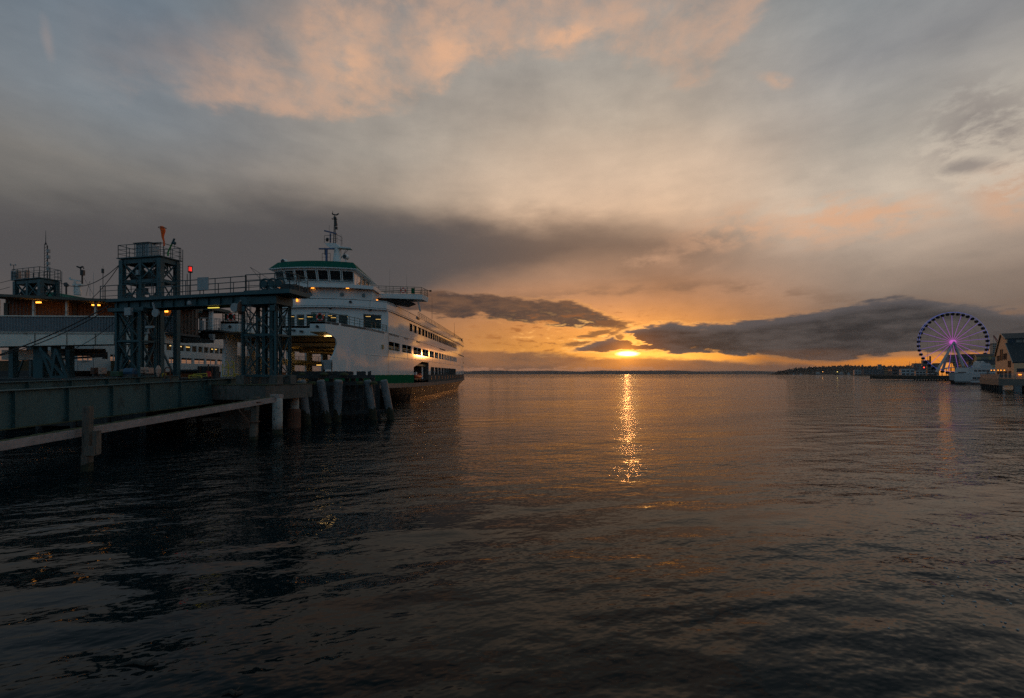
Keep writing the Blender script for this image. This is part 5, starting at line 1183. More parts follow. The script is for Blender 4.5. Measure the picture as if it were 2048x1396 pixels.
def wavy(mb, a, b, z0, z1, pitch=.32, amp=.045):
    a, b = Vector((a[0], a[1], 0)), Vector((b[0], b[1], 0)); L_ = (b - a).length; n = int(L_ / pitch * 4); d = (b - a).normalized(); nrm = Vector((d.y, -d.x, 0)); pr = None
    for i in range(n + 1):
        o = amp if (i % 4) in (0, 1) else -amp; p = a.lerp(b, i / n) + nrm * o
        if pr is not None: mb.poly([pr + Vector((0, 0, z0)), p + Vector((0, 0, z0)), p + Vector((0, 0, z1)), pr + Vector((0, 0, z1))])
        pr = p
    return mb
tm = thing('terminal_gallery', 'long raised terminal walkway with a flat roof, brown siding and grey corrugated parapet', 'terminal', (-55, 52, 8.5))
xl, xr = tp(-60, 0), tp(352, 0)
wavy(MB(), xl, xr, 10.22, 11.92).build('parapet', CORG, tm, solid=.03)
m = MB(); m.bar(Vector((xl.x, xl.y, 11.98)), Vector((xr.x, xr.y, 11.98)), .25, .12); m.build('parapet_cap', CREAM, tm)
pr_ = tp(330, 0)
MB().hexa([(xl.x, xl.y, 8.45), (pr_.x, pr_.y, 8.95), (pr_.x, pr_.y + 2, 8.95), (xl.x, xl.y + 2, 8.45), (xl.x, xl.y, 10.2), (pr_.x, pr_.y, 10.2), (pr_.x, pr_.y + 2, 10.2), (xl.x, xl.y + 2, 10.2)]).build('box_beam', CREAM, tm)
m = MB()
for px in (70, 134, 191, 229, 262): p = tp(px, 0); m.box((p.x, p.y - .03, 9.4), (.07, .06, 1.3))
m.build('beam_seam', mat('seam_dark', (.2, .18, .15), .8), tm)  # darker strips at the joints of the box beam
wavy(MB(), (xl.x, xl.y + 3.6), (xr.x, xr.y + 3.6), 10.2, 14.6, .42, .05).build('back_wall', CORB, tm, solid=.03)
ru = tp(346, 0)
m = MB(); m.hexa([(xl.x, xl.y - .9, 14.22), (ru.x, ru.y - .9, 13.28), (ru.x, ru.y + 5, 13.28), (xl.x, xl.y + 5, 14.5), (xl.x, xl.y - .9, 14.5), (ru.x, ru.y - .9, 13.56), (ru.x, ru.y + 5, 13.6), (xl.x, xl.y + 5, 14.78)]); m.build('roof', ROOFM, tm)
MB().hexa([(xl.x, xl.y, 9.9), (xr.x, xr.y, 9.9), (xr.x, xr.y + 4, 9.9), (xl.x, xl.y + 4, 9.9), (xl.x, xl.y, 10.15), (xr.x, xr.y, 10.15), (xr.x, xr.y + 4, 10.15), (xl.x, xl.y + 4, 10.15)]).build('floor', DECK, tm)
for px in (-5, 66, 132, 190, 245, 300): p = tp(px, 0); MB().box((p.x, p.y + .1, 12.9), (.2, .2, 1.9)).build('gallery_post', CREAM, tm)
for px in (12, 150, 230): p = tp(px, 0, 3.5); MB().box((p.x, p.y, 12.2), (.5, .06, 3.6)).build('wall_pilaster', ROOFM, tm)
for px, e_ in ((74, 22), (192, 10)):
    p = tp(px, 0, 1.2); zz = 14.15 - .94 * (p.x - xl.x) / (ru.x - xl.x)
    lp = MB(); lp.box((p.x, p.y, zz - .16), (.75, .3, .14)); lp.build('sodium_lamp', SODIUM, tm)
    MB().box((p.x, p.y, zz - .05), (.6, .34, .1)).build('lamp_housing', DGREY, tm)
    ld = bpy.data.lights.new('gallery_lamp_light', 'POINT'); ld.energy = e_ * 0.42; ld.color = (1.0, .42, .1); ld.shadow_soft_size = .2
    lo = bpy.data.objects.new('gallery_lamp_light', ld); COL.objects.link(lo); lo.location = (p.x, p.y - .1, zz - .45)
# structure below the gallery
q = tp(0, 0, 3)
sf = MB(); sf.hexa([(xl.x, 54, 7.1), (tp(75, 0, 3).x, 54, 7.1), (tp(75, 0, 3).x, 58, 7.1), (xl.x, 58, 7.1), (xl.x, 54, 8.3), (tp(75, 0, 3).x, 54, 8.3), (tp(75, 0, 3).x, 58, 8.3), (xl.x, 58, 8.3)]); sf.build('lower_beam', CREAM, tm)
for px, w_ in ((-30, .7), (27, .5), (81, 1.1), (112, .6), (140, .5)): p = tp(px, 0, 1.5); MB().box((p.x, p.y, 4.5), (w_, .6, 8.4)).build('column', TEAL, tm)
for (x0, y0, x1, y1) in ((82, 695, 106, 757), (113, 698, 104, 757), (113, 698, 136, 757), (84, 700, 128, 752)):
    a, c = tp(x0, y0, .2), tp(x1, y1, .2); MB().bar(a, c, .28).build('raking_strut', TEAL, tm)
a, c = tp(104, 755, .2), tp(136, 753, .2); MB().bar(a, c, .3).build('tie_beam', TEAL, tm)
m = MB(); a, c = tp(118, 692, 4), tp(212, 694, 4)
wavy(m, (a.x, a.y), (c.x, c.y), 7.6, 8.5, .5, .05); m.build('lower_cladding', CORG, tm)
m = MB(); m.hexa([tp(130, 702, 3), tp(212, 704, 3), tp(212, 704, 5), tp(130, 702, 5), tp(130, 699.5, 3), tp(212, 700, 3), tp(212, 700, 5), tp(130, 699.5, 5)]); m.bar(tp(120, 703, 3), tp(213, 712, 3), .15); m.bar(tp(120, 718, 3), tp(213, 712, 3), .2); m.bar(tp(133, 695, 3), tp(133, 719, 3), .2); m.bar(tp(210, 704, 3), tp(210, 718, 3), .35); m.build('service_gantry', DGREY, tm)
pk = thing('dock_pier', 'dark dock structure in the gloom under the terminal', 'pier', (-62, 62, 0))
m = MB(); m.hexa([(-95, 54.5, 4.2), (-57, 54.5, 4.2), (-57, 75, 4.2), (-95, 75, 4.2), (-95, 54.5, 5.0), (-57, 54.5, 5.0), (-57, 75, 5.0), (-95, 75, 5.0)]); m.build('deck', TIMB, pk)
for k in range(6): MB().tube((-58 - 4 * k, 55.5, -2), (-58 - 4 * k, 55.5, 4.3), .3, n=9).build('pile', TIMB, pk)
m = MB(); m.box((-80, 74, 6.2), (34, .3, 2.8)); m.build('back_wall', mat('ochre_wall', (.10, .07, .035), .8), pk)
# gangway house
gw_ = thing('passenger_gangway', 'brown timber gangway house with a white post and railed bridge leading to the ferry', 'gangway', (-40, 60, 9.5))
gy = 59.0; g_ = lambda px, py, Y=gy: at(px, py, Y)
def pbox(x0, x1, y0, y1, Y, dep): a, c = at(x0, y1, Y), at(x1, y0, Y); return MB().box(((a.x + c.x) / 2, Y + dep / 2, (a.z + c.z) / 2), (c.x - a.x, dep, c.z - a.z))
m = MB()
for (x0, x1, y0, y1) in ((346, 394, 612, 664), (394, 399, 612, 637), (398, 403, 612, 662), (403, 411, 612, 637), (411, 425, 612, 662)): a, c = at(x0, y1, gy + 3), at(x1, y0, gy + 3); m.box(((a.x + c.x) / 2, gy + 3.1, (a.z + c.z) / 2), (c.x - a.x, .2, c.z - a.z))
m.build('house_wall', CORB, gw_)
m = pbox(352, 424, 613, 619, gy + 1.2, 4); m.build('house_eave', ROOFM, gw_)
pbox(362, 383, 616, 622, gy - 1.0, 2).build('canopy', TEAL, gw_)
m = MB()
for px in (420, 424.5): p = g_(px, 0, gy + 2); m.tube((p.x, p.y, 10.2), (p.x, p.y, g_(0, 613, gy + 2).z), .14)
m.build('house_post', WHITE2, gw_)
MB().box(g_(422, 614.5, gy + 1.5), (.9, .4, .35)).build('signal_lamp', REDP, gw_)
p = g_(392.5, 0, gy - .3); MB().tube((p.x, p.y, g_(0, 661).z), (p.x, p.y, g_(0, 605).z), .13, n=12).build('white_post', WHITE2, gw_)
pbox(366, 391, 641, 660.5, gy, .12).build('side_panel', mat('blue_grey_panel', (.10, .15, .20), .5), gw_)
MB().hexa([g_(357, 640), g_(360, 640), g_(360, 640, gy + .1), g_(357, 640, gy + .1), g_(357, 600), g_(357.8, 600), g_(357.8, 600, gy + .1), g_(357, 600, gy + .1)]).build('white_upright', LGREY, gw_)
pbox(399, 405, 641, 661, gy - .1, .3).build('gate_pier', LGREY, gw_)
a, c = g_(400, 661, gy), g_(440, 661, gy + 3.2)
railing(MB(), [a, c], 1.65, .7, .035, (1.0, .72, .44, .2)).build('railing', LGREY, gw_)
railing(MB(), [a + Vector((0, 1.8, 0)), c + Vector((0, 1.8, 0))], 1.65, .9, .035, (1.0, .6, .3)).build('railing', LGREY, gw_)
m = MB(); a = g_(372, 662.5); c = g_(440, 663); m.hexa([a, c, c + Vector((0, 3, 0)), a + Vector((0, 3, 0)), a + Vector((0, 0, .22)), c + Vector((0, 0, .22)), c + Vector((0, 3, .22)), a + Vector((0, 3, .22))]); m.build('deck', DGREY, gw_)
pbox(372, 398, 662, 665, gy - .25, .3).build('deck_edge', CREAM, gw_)
m = pbox(372, 428, 665, 676, gy + .4, 2.4); m.build('underframe', BLACKM, gw_)
m = MB(); m.hexa([g_(366, 686), g_(428, 686), g_(428, 686, gy + 2), g_(366, 686, gy + 2), g_(366, 674), g_(428, 679), g_(428, 679, gy + 2), g_(366, 674, gy + 2)]); m.build('main_girder', mat('gangway_grey', (.10, .095, .085), .7), gw_)
m = MB(); m.prism([g_(357, 664), g_(372, 665), g_(372, 669), g_(358, 685), g_(357, 685)], (0, 1.5, 0)); m.build('gusset_plate', mat('gangway_grey', (.10, .095, .085), .7), gw_)
m = MB(); m.box(g_(424, 672, gy - .1), (.5, .5, .5)); m.box(g_(425, 677.5, gy - .1), (.4, .4, .4)); m.build('winch_box', LGREY, gw_)
for px, py in ((331, 622), (334.5, 622), (330, 638.5)): MB().box(tp(px, py, 3.2), (.14, .12, .3 if py < 630 else .18)).build('wall_lamp', SODIUM, tm)
cable(at(425, 616, 60), at(470, 612, 43), .1, .02, 'thin signal wire from the gangway house to the walkway pulley')

# ---------------------------------------------------------------- second ferry berthed behind
W3 = mat('old_ferry_white', (.50, .51, .50), .45, var=.08, scale=.5, stain=(.30, .20, .13), stain_amt=.12, stretch=(1, 1, .35))
f2 = thing('ferry', 'older white ferry berthed behind the terminal, its lit windows showing past the lattice tower', 'ferry', (-77, 100, 0))
XS = -66.0
y_at = lambda px: XS * FOC / (px - CX)
U_ = [(254, 264), (283, 297), (302, 314), (331, 343), (357.6, 367.7), (369.8, 380.3), (382.3, 392.7), (394.9, 404.2), (406.3, 415.7), (417.4, 426.4), (428, 436.4), (438, 445), (447, 453)]
L_ = [(165, 185), (218, 234), (243, 262), (292, 307), (312, 326), (336, 348), (361, 383), (387, 407.8), (411, 430), (433, 449)]
Ut, Lt = [(y_at(a), y_at(c)) for a, c in U_], [(y_at(a), y_at(c)) for a, c in L_]
ys = sorted(set([66, 69, 72, 78, 125, 150, 175] + [v for p in Ut + Lt for v in p]))
m = MB(); grid_wall(m, lambda y, z: Vector((XS - max(0, 70 - y) * .9, y, z)), ys, [5.9, 7.5, 8.62, 9.9, 11.2, 11.9], lambda y, z: (any(a < y < c for a, c in Ut) and 9.9 < z < 11.2) or (any(a < y < c for a, c in Lt) and 7.5 < z < 8.62))
m.build('side_plating', W3, f2, solid=-.2)
for i, (a, c) in enumerate(Ut):
    k = [Vector((XS + .04, a, 9.92)), Vector((XS + .04, c, 9.92)), Vector((XS + .04, c, 11.18)), Vector((XS + .04, a, 11.18))]
    f = window_frame(MB(), k, .12, .12).build('window', W3, f2); MB().poly([p - Vector((.06, 0, 0)) for p in k]).build('pane', GLASS, f)
for a, c in Lt:
    k = [Vector((XS + .04, a, 7.5)), Vector((XS + .04, c, 7.5)), Vector((XS + .04, c, 8.62)), Vector((XS + .04, a, 8.62))]
    window_frame(MB(), k, .12, .12, (.5,), .3).build('window', W3, f2)
m = MB(); m.hexa([(-88, 66, 4.6), (XS - 3, 66, 4.6), (XS, 175, 4.6), (-88, 175, 4.6), (-88, 66, 5.9), (XS - 3.2, 66, 5.9), (XS, 175, 5.9), (-88, 175, 5.9)]); m.build('lower_hull', BLACKM, f2)
m = MB(); m.hexa([(-86, 69, -.5), (XS - 2, 72, -.5), (XS - 1, 175, -.5), (-86, 175, -.5), (-88, 67, 4.6), (XS - .2, 70.5, 4.6), (XS - .1, 175, 4.6), (-88, 175, 4.6)]); m.build('hull', BOOT, f2)
MB().hexa([(-88, 80, 9.2), (XS - .2, 78, 9.2), (XS - .2, 175, 9.2), (-88, 175, 9.2), (-88, 80, 9.4), (XS - .2, 78, 9.4), (XS - .2, 175, 9.4), (-88, 175, 9.4)]).build('deck', INTER, f2)
MB().hexa([(-88, 66.5, 11.9), (XS - 3, 66.5, 11.9), (XS + .1, 175, 11.9), (-88, 175, 11.9), (-88, 66.5, 12.2), (XS - 3, 66.5, 12.2), (XS + .1, 175, 12.2), (-88, 175, 12.2)]).build('boat_deck', W3, f2)
MB().box((-77, 120, 13.4), (15, 80, 2.4)).build('deckhouse', W3, f2)
MB().box((-72, 112, 10.55), (.2, 90, 2.6)).build('cabin_wall', INTER, f2)
for y in (69, 74, 80, 86, 90.5, 92, 94.5, 103, 112): MB().box((-68.2, y, 11.05), (.25, 1.5, .14)).build('cabin_lamp', WARM if y < 93 else DIM, f2)
m = MB(); m.box((-68.6, 103.5, 14.4), (1.2, 4, 4.4)); m.build('stair_house', W3, f2)
MB().box((-68, 104.5, 15.4), (.06, .7, 1.4)).build('door', DGREY, f2)
pa, pb, pc = at(113, 592, 78), at(160, 587, 74), at(206, 599, 80)
m = MB(); zc = at(0, 588, 75).z
m.hexa([(pa.x, 72, zc - .9), (pc.x, 72, zc - .9), (pc.x, 82, zc - .9), (pa.x, 82, zc - .9), (pa.x + 2.2, 73.5, zc + .05), (pc.x - 2.2, 73.5, zc + .05), (pc.x - 2.2, 80.5, zc + .05), (pa.x + 2.2, 80.5, zc + .05)]); m.build('wheelhouse_roof', GREENR, f2)
MB().hexa([(pa.x + 1, 73, 15), (pc.x - 1, 73, 15), (pc.x - 1, 81, 15), (pa.x + 1, 81, 15), (pa.x + 1, 73, zc - .85), (pc.x - 1, 73, zc - .85), (pc.x - 1, 81, zc - .85), (pa.x + 1, 81, zc - .85)]).build('wheelhouse', W3, f2)
mpt = lambda px, py: at(px, py, 77)
m = MB(); m.tube(mpt(156.5, 590), mpt(156, 570), .42, .34); m.tube(mpt(149, 590), mpt(149, 571), .12); m.bar(mpt(147, 582), mpt(158, 581), .2); m.bar(mpt(147, 570), mpt(166, 569.5), .5, .25); m.build('mast', W3, f2)
m = MB(); m.tube(mpt(164.5, 569), mpt(164.5, 545), .12); m.box(mpt(165.2, 545.5), (.5, .4, .9)); m.line([mpt(161.5, 546), mpt(161.5, 538), mpt(160, 535)], .1); m.line([mpt(154, 533), mpt(160, 535.5), mpt(166, 533)], .14); m.line([mpt(167, 538), mpt(168, 536), mpt(164, 534)], .06); m.build('pole_mast', BLACKM, f2)
m = MB(); m.tube(mpt(150.5, 571), mpt(150.5, 563), .22); m.bar(mpt(140.5, 558.5), mpt(161.5, 562.5), .22, .2); m.box(mpt(141.5, 557), (.35, .3, .4)); m.build('radar', W3, f2)
m = MB(); m.tube(mpt(132.5, 589), mpt(132.5, 573), .12); m.lathe(mpt(132.5, 573), [(.3, 0), (.3, .4), (.05, .6)], 10); m.tube(mpt(130.5, 567), mpt(134, 571), .3, n=10); m.build('searchlight', DGREY, f2)
for x, y0, y1 in ((187, 545, 598), (180, 562, 592), (121, 578, 592)): MB().tube(mpt(x, y1), mpt(x, y0), .04, .02).build('whip_antenna', LGREY, f2)
m = MB(); m.tube(mpt(179, 563), mpt(172, 592), .025); m.tube(mpt(168, 556), mpt(188, 592), .02); m.build('stay', DGREY, f2)
p = at(206, 600, 56.6); o = thing('roof_pole', 'thin antenna pole standing on the terminal roof left of the tall tower', 'antenna', (p.x, p.y, 13.9)); MB().tube((p.x, p.y, 13.6), (p.x, p.y, at(0, 537, 56.6).z), .045, .03).build('pole', DGREY, o); MB().box((p.x - .03, p.y, at(0, 542, 56.6).z), (.2, .18, .55)).build('aerial_unit', DGREY, o); MB().tube((p.x, p.y, at(0, 537, 56.6).z), (p.x, p.y, at(0, 531, 56.6).z), .012).build('tip', DGREY, o)
# ---------------------------------------------------------------- great wheel and its pier
def emis(name, col, es): return mat(name, tuple(min(1, c) for c in col), .4, emit=col, es=es)
RIMB = emis('rim_blue_light', (.12, .17, .62), .5)
GOND = mat('gondola_dark', (.012, .013, .018), .7, spec=.1)
LEGW = mat('wheel_leg_white', (.40, .36, .36), .5)
PIERW = mat('pier_timber_dark', (.035, .033, .028), .9, var=.4, scale=.6, stain=(.07, .06, .045), stain_amt=.5)
def spoke_mat():
    m = bpy.data.materials.new('spoke_light'); m.use_nodes = True; nt = m.node_tree; b = nt.nodes['Principled BSDF']
    t = nt.nodes.new('ShaderNodeTexCoord'); ln = nt.nodes.new('ShaderNodeVectorMath'); ln.operation = 'LENGTH'; nt.links.new(t.outputs['Object'], ln.inputs[0])
    f = m_(nt, 'MULTIPLY', S(nt, ln.outputs['Value']), 1 / 25.0, clamp=True)
    c = ramp(nt, f, [(0, (.75, .12, .62)), (.4, (.50, .12, .62)), (.8, (.30, .14, .66)), (1, (.17, .17, .70))])
    put(nt, b.inputs['Emission Color'], c); b.inputs['Emission Strength'].default_value = .5; b.inputs['Base Color'].default_value = (.2, .1, .25, 1)
    return m
WC = at(1905.3, 684, 374.0); WR = 24.4
wd = Vector((.98, -.2, 0)).normalized(); wn = Vector((wd.y, -wd.x, 0)) * -1
gw = thing('ferris_wheel', 'tall ferris wheel with glowing purple spokes and a blue rim on the far pier', 'ferris wheel', tuple(WC))
W_ = lambda a, r, o=0.0: WC + wd * (r * math.cos(a)) + Vector((0, 0, r * math.sin(a))) + wn * o
for o in (-1.1, 1.1):
    m = MB(); m.line([W_(2 * math.pi * k / 84, WR + .3, o) for k in range(85)], .09, 6); m.build('rim', RIMB, gw)
m = MB()
for k in range(84): m.bar(W_(2 * math.pi * k / 84, WR, -1.1), W_(2 * math.pi * (k + .5) / 84, WR, 1.1), .1)
m.build('rim_bracing', DGREY, gw)
for f_ in (.75, .52): MB().line([W_(2 * math.pi * k / 60, WR * f_) for k in range(61)], .05, 4).build('tie_ring', DGREY, gw)
SPM = spoke_mat()
for k in range(21):
    a = 2 * math.pi * (k / 21) + math.radians(91.5); MB().tube(W_(a, 1.5), W_(a, WR - .6), .17, .13, n=6).build('spoke', SPM, gw)
    m = MB(); m.tube(W_(a + .02, 1.5, 1.0), W_(a + .02, WR, 1.0), .05, n=4); m.build('spoke_tie', DGREY, gw)
MB().tube(WC - wn * 1.6, WC + wn * 1.6, 1.6, n=20).build('hub', emis('hub_light', (.70, .13, .60), .7), gw)
gon0 = None
for k in range(42):
    a = 2 * math.pi * (k + .5) / 42; c = W_(a, WR + (.0), 0) - Vector((0, 0, 1.15))
    if gon0 is None:
        gb = MB(); gb.lathe(c, [(.5, -1.25), (1.1, -.95), (1.35, -.2), (1.25, .45), (.8, .85), (.2, .95)], 10); gon0 = gb.build('gondola', GOND, gw, smooth=True); gc = c
        hg = MB(); hg.tube(c + Vector((0, 0, .8)), c + Vector((0, 0, 1.2)), .12); hg0 = hg.build('hanger', DGREY, gon0)
    else:
        g = gon0.copy(); COL.objects.link(g); g.parent = gw; g.location = c - gc
        h = hg0.copy(); COL.objects.link(h); h.parent = g
for px, o in ((1872.5, -7), (1884, 7), (1926.5, -7), (1934, 7)):
    b_ = at(px, 745 if px < 1900 else 733.5, 374 + o); MB().tube(WC + wn * (1.6 if o > 0 else -1.6), b_, .75, .95, n=10).build('leg', LEGW, gw)
pA_, pB_ = at(1825, 0, 372), at(1938, 0, 372)
wp = thing('wheel_pier', 'long dark timber pier carrying the ferris wheel', 'pier', ((pA_.x + pB_.x) / 2, 385, 0))
MB().hexa([(pA_.x, 370, .9), (pB_.x + 40, 362, .9), (pB_.x + 40, 420, .9), (pA_.x + 3, 420, .9), (pA_.x, 370, 4.1), (pB_.x + 40, 362, 4.1), (pB_.x + 40, 420, 4.1), (pA_.x + 3, 420, 4.1)]).build('deck', PIERW, wp)
m = MB()
for k in range(22): x = pA_.x + .8 + k * 2.3; m.tube((x, 371, -1), (x, 371, .95), .4, n=7)
m.build('pile_row', TIMB, wp)
railing(MB(), [(pA_.x + .3, 370.4, 4.1), (pB_.x, 364, 4.1)], 1.3, 3, .07, (1.0, .5)).build('railing', DGREY, wp)
hc = at(1905, 745, 385)
cn = thing('pier_pavilion', 'small glowing orange glass pavilion at the foot of the ferris wheel', 'pavilion', (hc.x, 385, 4.1))
GLO = mat('lit_glass', (.6, .3, .1), .4, emit=(1, .34, .05), es=.75)
m = MB(); x0, x1 = at(1896, 0, 385).x, at(1909, 0, 385).x; top = [(x0 + (x1 - x0) * i / 8, 385, 4.1 + (at(0, 735, 385).z - 4.1) + 4.2 * math.sin(math.pi * i / 8)) for i in range(9)]
m.prism([(x0, 385, 4.1)] + top + [(x1, 385, 4.1)], (0, 8, 0)); m.build('glazed_hall', GLO, cn)
m = MB(); m.line([(p[0], 384.8, p[2] + .2) for p in top], .3, 6); [m.bar((p[0], 384.8, 4.1), (p[0], 384.8, p[2]), .25) for p in top[::2]]; m.build('rib', DGREY, cn)
a, c = at(1884, 738.5, 380), at(1928, 738.5, 380); m = MB(); pts = [a.lerp(c, i / 10) + Vector((0, 0, 1.6 * math.sin(math.pi * i / 10))) for i in range(11)]
cv = thing('pier_canopy', 'pale curved canopy under the ferris wheel', 'canopy', ((a.x + c.x) / 2, 380, 4.1)); [m.bar(p, q, 5, .35) for p, q in zip(pts, pts[1:])]; m.build('roof', LEGW, cv); m = MB(); [m.tube((p.x, p.y, 4.1), p, .2) for p in pts[::2]]; m.build('post', DGREY, cv)
p = at(1932, 740, 376); tk = thing('ticket_hut', 'dark red ticket hut at the right foot of the ferris wheel', 'hut', (p.x, 376, 4.1)); MB().box((p.x, 376, 6.2), (4.5, 4, 4.2)).build('wall', mat('brick_red', (.12, .04, .03), .8), tk); MB().box((p.x, 376, 8.45), (5, 4.6, .35)).build('roof', DGREY, tk); MB().box((p.x - .8, 373.97, 5.9), (1.4, .06, 1.6)).build('window', PANE, tk)
a = at(1853, 752.5, 371); c = at(1868, 752, 371)
for px, wd_ in ((1856, 5), (1865, 4)):
    p = at(px, 751, 372); o = thing('picnic_umbrella', 'folded white umbrella on the wheel pier edge, ' + ('left of two' if px < 1860 else 'right of two'), 'umbrella', (p.x, 372, 4.1)); m = MB(); m.lathe((p.x, 372, 0), [(1.2, 5.4), (.1, 6.0)], 8); m.build('canopy', LEGW, o); MB().tube((p.x, 372, 4.1), (p.x, 372, 5.5), .06).build('pole', DGREY, o)

# ---------------------------------------------------------------- waterfront buildings
ROT = R(26)
BU = Vector((math.cos(ROT), -math.sin(ROT), 0)); BV = Vector((math.sin(ROT), math.cos(ROT), 0))
STRIP = mat('window_strip', (.02, .022, .026), .4, spec=.15)
def block(px0, px1, pyt, pyb, Y, col, label, rows=3, name='building', cat='building', roof=None, cols=0, deep=None, group=None, glint=None, pr=0.0):
    """waterfront block with window openings; its left end faces the sunset"""
    a, c = at(px0, pyb, Y), at(px1, pyt, Y); w_ = (c.x - a.x) * .95; z0, z1 = 0.6 if pyb > 746 else a.z, c.z
    w_ = max(w_, 2); d_ = deep or w_ * .6; kx = BU.x + .85 * -BU.y
    o = thing(name, label, cat, (a.x, Y, z0), group)
    key = 'wall_%02d%02d%02d' % tuple(int(q * 99) for q in col); wm = mat(key, col, .75, var=.12, scale=.15)
    P0 = Vector((a.x, Y, 0)); ax = (BU, BV, Vector((0, 0, 1)))
    L_ = w_ / (BU.x * 1.0 + .55 * math.sin(ROT) )
    cc = P0 + BU * (L_ / 2) + BV * (d_ / 2)
    MB().box(cc + Vector((0, 0, (z0 + z1) / 2)), (L_, d_, z1 - z0), ax).build('wall', wm, o)
    MB().box(cc + Vector((0, 0, z1 + (z1 - z0) * .03)), (L_ * 1.01, d_ * 1.01, (z1 - z0) * .06 + .3), ax).build('roof', mat('roof_' + key, roof or tuple(q * .4 for q in col), .8), o)
    h = (z1 - z0) / (rows + .35)
    for r_ in range(rows):
        m = MB(); zz = z0 + h * (r_ + .62); n = cols or max(3, int(L_ / (h * 1.3)))
        for k in range(n): m.box(P0 + BU * (L_ * (k + .5) / n) - BV * .05 + Vector((0, 0, zz)), (L_ / n * .72, .12, h * .5), ax)
        m.build('window_row', STRIP, o)
        if rows > 6: continue
        m = MB(); n2 = max(2, int(d_ / (h * 1.3)))
        for k in range(n2): m.box(P0 + BV * (d_ * (k + .5) / n2) - BU * .05 + Vector((0, 0, zz)), (.12, d_ / n2 * .6, h * .5), ax)
        m.build('window_row', STRIP, o)
    return o
Yf = 1500
block(1709, 1728, 739.7, 748, Yf, (.34, .33, .34), 'low pale waterfront block with bands of windows, leftmost on the far quay', 3)
block(1728, 1766, 739.5, 749, Yf - 60, (.13, .13, .14), 'long dark grey quay building right of the pale banded block', 3)
block(1756, 1763, 729.5, 741, Yf + 250, (.26, .27, .28), 'slim grey tower rising behind the dark quay building', 5)
block(1766, 1783, 740, 749, Yf - 80, (.30, .19, .11), 'low quay shed left of the red roofed hall, sunset orange put in its colour', 2)  # orange of the low sun put into the wall colour
block(1784, 1832, 736.5, 749.5, Yf - 200, (.10, .08, .08), 'wide quay hall with a dark red roof', 2, roof=(.12, .022, .02))
block(1803, 1827, 738, 749, Yf - 330, (.36, .38, .40), 'white boxy portal building in front of the red roofed hall', 2)
block(1827, 1846, 727.5, 742, Yf + 100, (.16, .17, .18), 'grey office block behind the left rim of the wheel', 4)
block(1832, 1850, 741, 749, 900, (.30, .30, .31), 'low pale shed on the quay left of the wheel pier', 2)
block(1845, 1858, 721.5, 740, Yf, (.09, .09, .10), 'dark office tower just inside the left rim of the wheel', 5)
block(1856, 1872, 730, 748, 900, (.13, .12, .12), 'dark block behind the lower left spokes of the wheel', 4)
block(1868, 1884, 727, 738, 1000, (.35, .23, .14), 'ochre block behind the left wheel leg', 3)
block(1859, 1862, 713.5, 733, 1200, (.10, .10, .10), 'very slim dark chimney like tower behind the wheel', 6)
block(1897, 1916, 712, 745, 760, (.26, .22, .19), 'tall apartment block with a lit end behind the hub of the wheel', 9)
block(1916, 1927, 714, 745, 800, (.16, .15, .14), 'darker apartment block right of the tall lit one behind the wheel', 8)
block(1924, 1950, 710.5, 745, 700, (.09, .085, .085), 'broad dark warehouse behind the right wheel legs', 6)
block(1937, 1953, 722, 745, 560, (.11, .06, .045), 'reddish brick warehouse behind the right foot of the wheel', 4)
block(1985.5, 2006, 690, 745, 640, (.34, .30, .27), 'high rise with a gridded facade under the red crane', 14, cols=7)
# quay deck and piles
qa, qb = at(1703, 749.8, 1400), at(1830, 750, 1100)
qd = thing('quay', 'long low far quay with sunset orange painted on its piles', 'quay', tuple(qa))
MB().hexa([(qa.x, qa.y, .9), (qb.x, qb.y, .9), (qb.x + 200, qb.y + 260, .9), (qa.x + 250, qa.y + 200, .9), (qa.x, qa.y, 2.6), (qb.x, qb.y, 2.6), (qb.x + 200, qb.y + 260, 2.6), (qa.x + 250, qa.y + 200, 2.6)]).build('deck', PIERW, qd)
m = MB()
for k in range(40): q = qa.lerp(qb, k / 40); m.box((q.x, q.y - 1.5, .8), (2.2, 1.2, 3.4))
m.build('pile_row', mat('quay_pile', (.35, .2, .11), .8), qd)  # pile colour carries the orange of the low sun
for px, yt, yb, Y, col, lab in ((1819, 723, 749, 1000, (.25, .25, .25), 'thin pale mast on the far quay, left of two'), (1831.5, 721, 749, 1000, (.30, .06, .04), 'thin reddish mast on the far quay'), (1838.7, 723.5, 749, 950, (.25, .25, .25), 'thin pale mast right beside the wheel rim'), (1855.5, 702, 747, 700, (.08, .08, .08), 'tall thin dark mast inside the left rim of the wheel')):
    p, q = at(px, yb, Y), at(px, yt, Y); o = thing('mast', lab, 'mast', (p.x, Y, 2)); MB().tube((p.x, Y, 1), q, .5, .2, n=6).build('pole', mat('mast_%d' % (col[0] * 100), col, .6), o); MB().tube(q - Vector((2.2, 0, 6)), q - Vector((-2.2, 0, 6)), .2, n=5).build('yard', DGREY, o)
for px, py, Y, em, lab in ((1674.8, 743.6, 2500, (1, .72, .2), 'yellow glowing quay lamp below the headland'), (1645.5, 743.6, 2600, (1, .4, .1), 'orange glowing quay lamp below the headland'), (1848, 735, 800, (1, .05, .03), 'small red warning lamp behind the wheel rim'), (1884, 733.6, 700, (1, .8, .45), 'white glowing lamp between the left wheel legs')):
    p = at(px, py, Y); o = thing('quay_lamp', lab, 'lamp', (p.x, Y, 2)); MB().lathe(p, [(.1, -1), (Y * .0009, -.5), (Y * .0009, .5), (.1, 1)], 8).build('lamp_head', emis('quay_lamp_%d' % px, em, 3.5), o); MB().tube((p.x, Y, .5), p - Vector((0, 0, .8)), .25, n=5).build('post', DGREY, o)
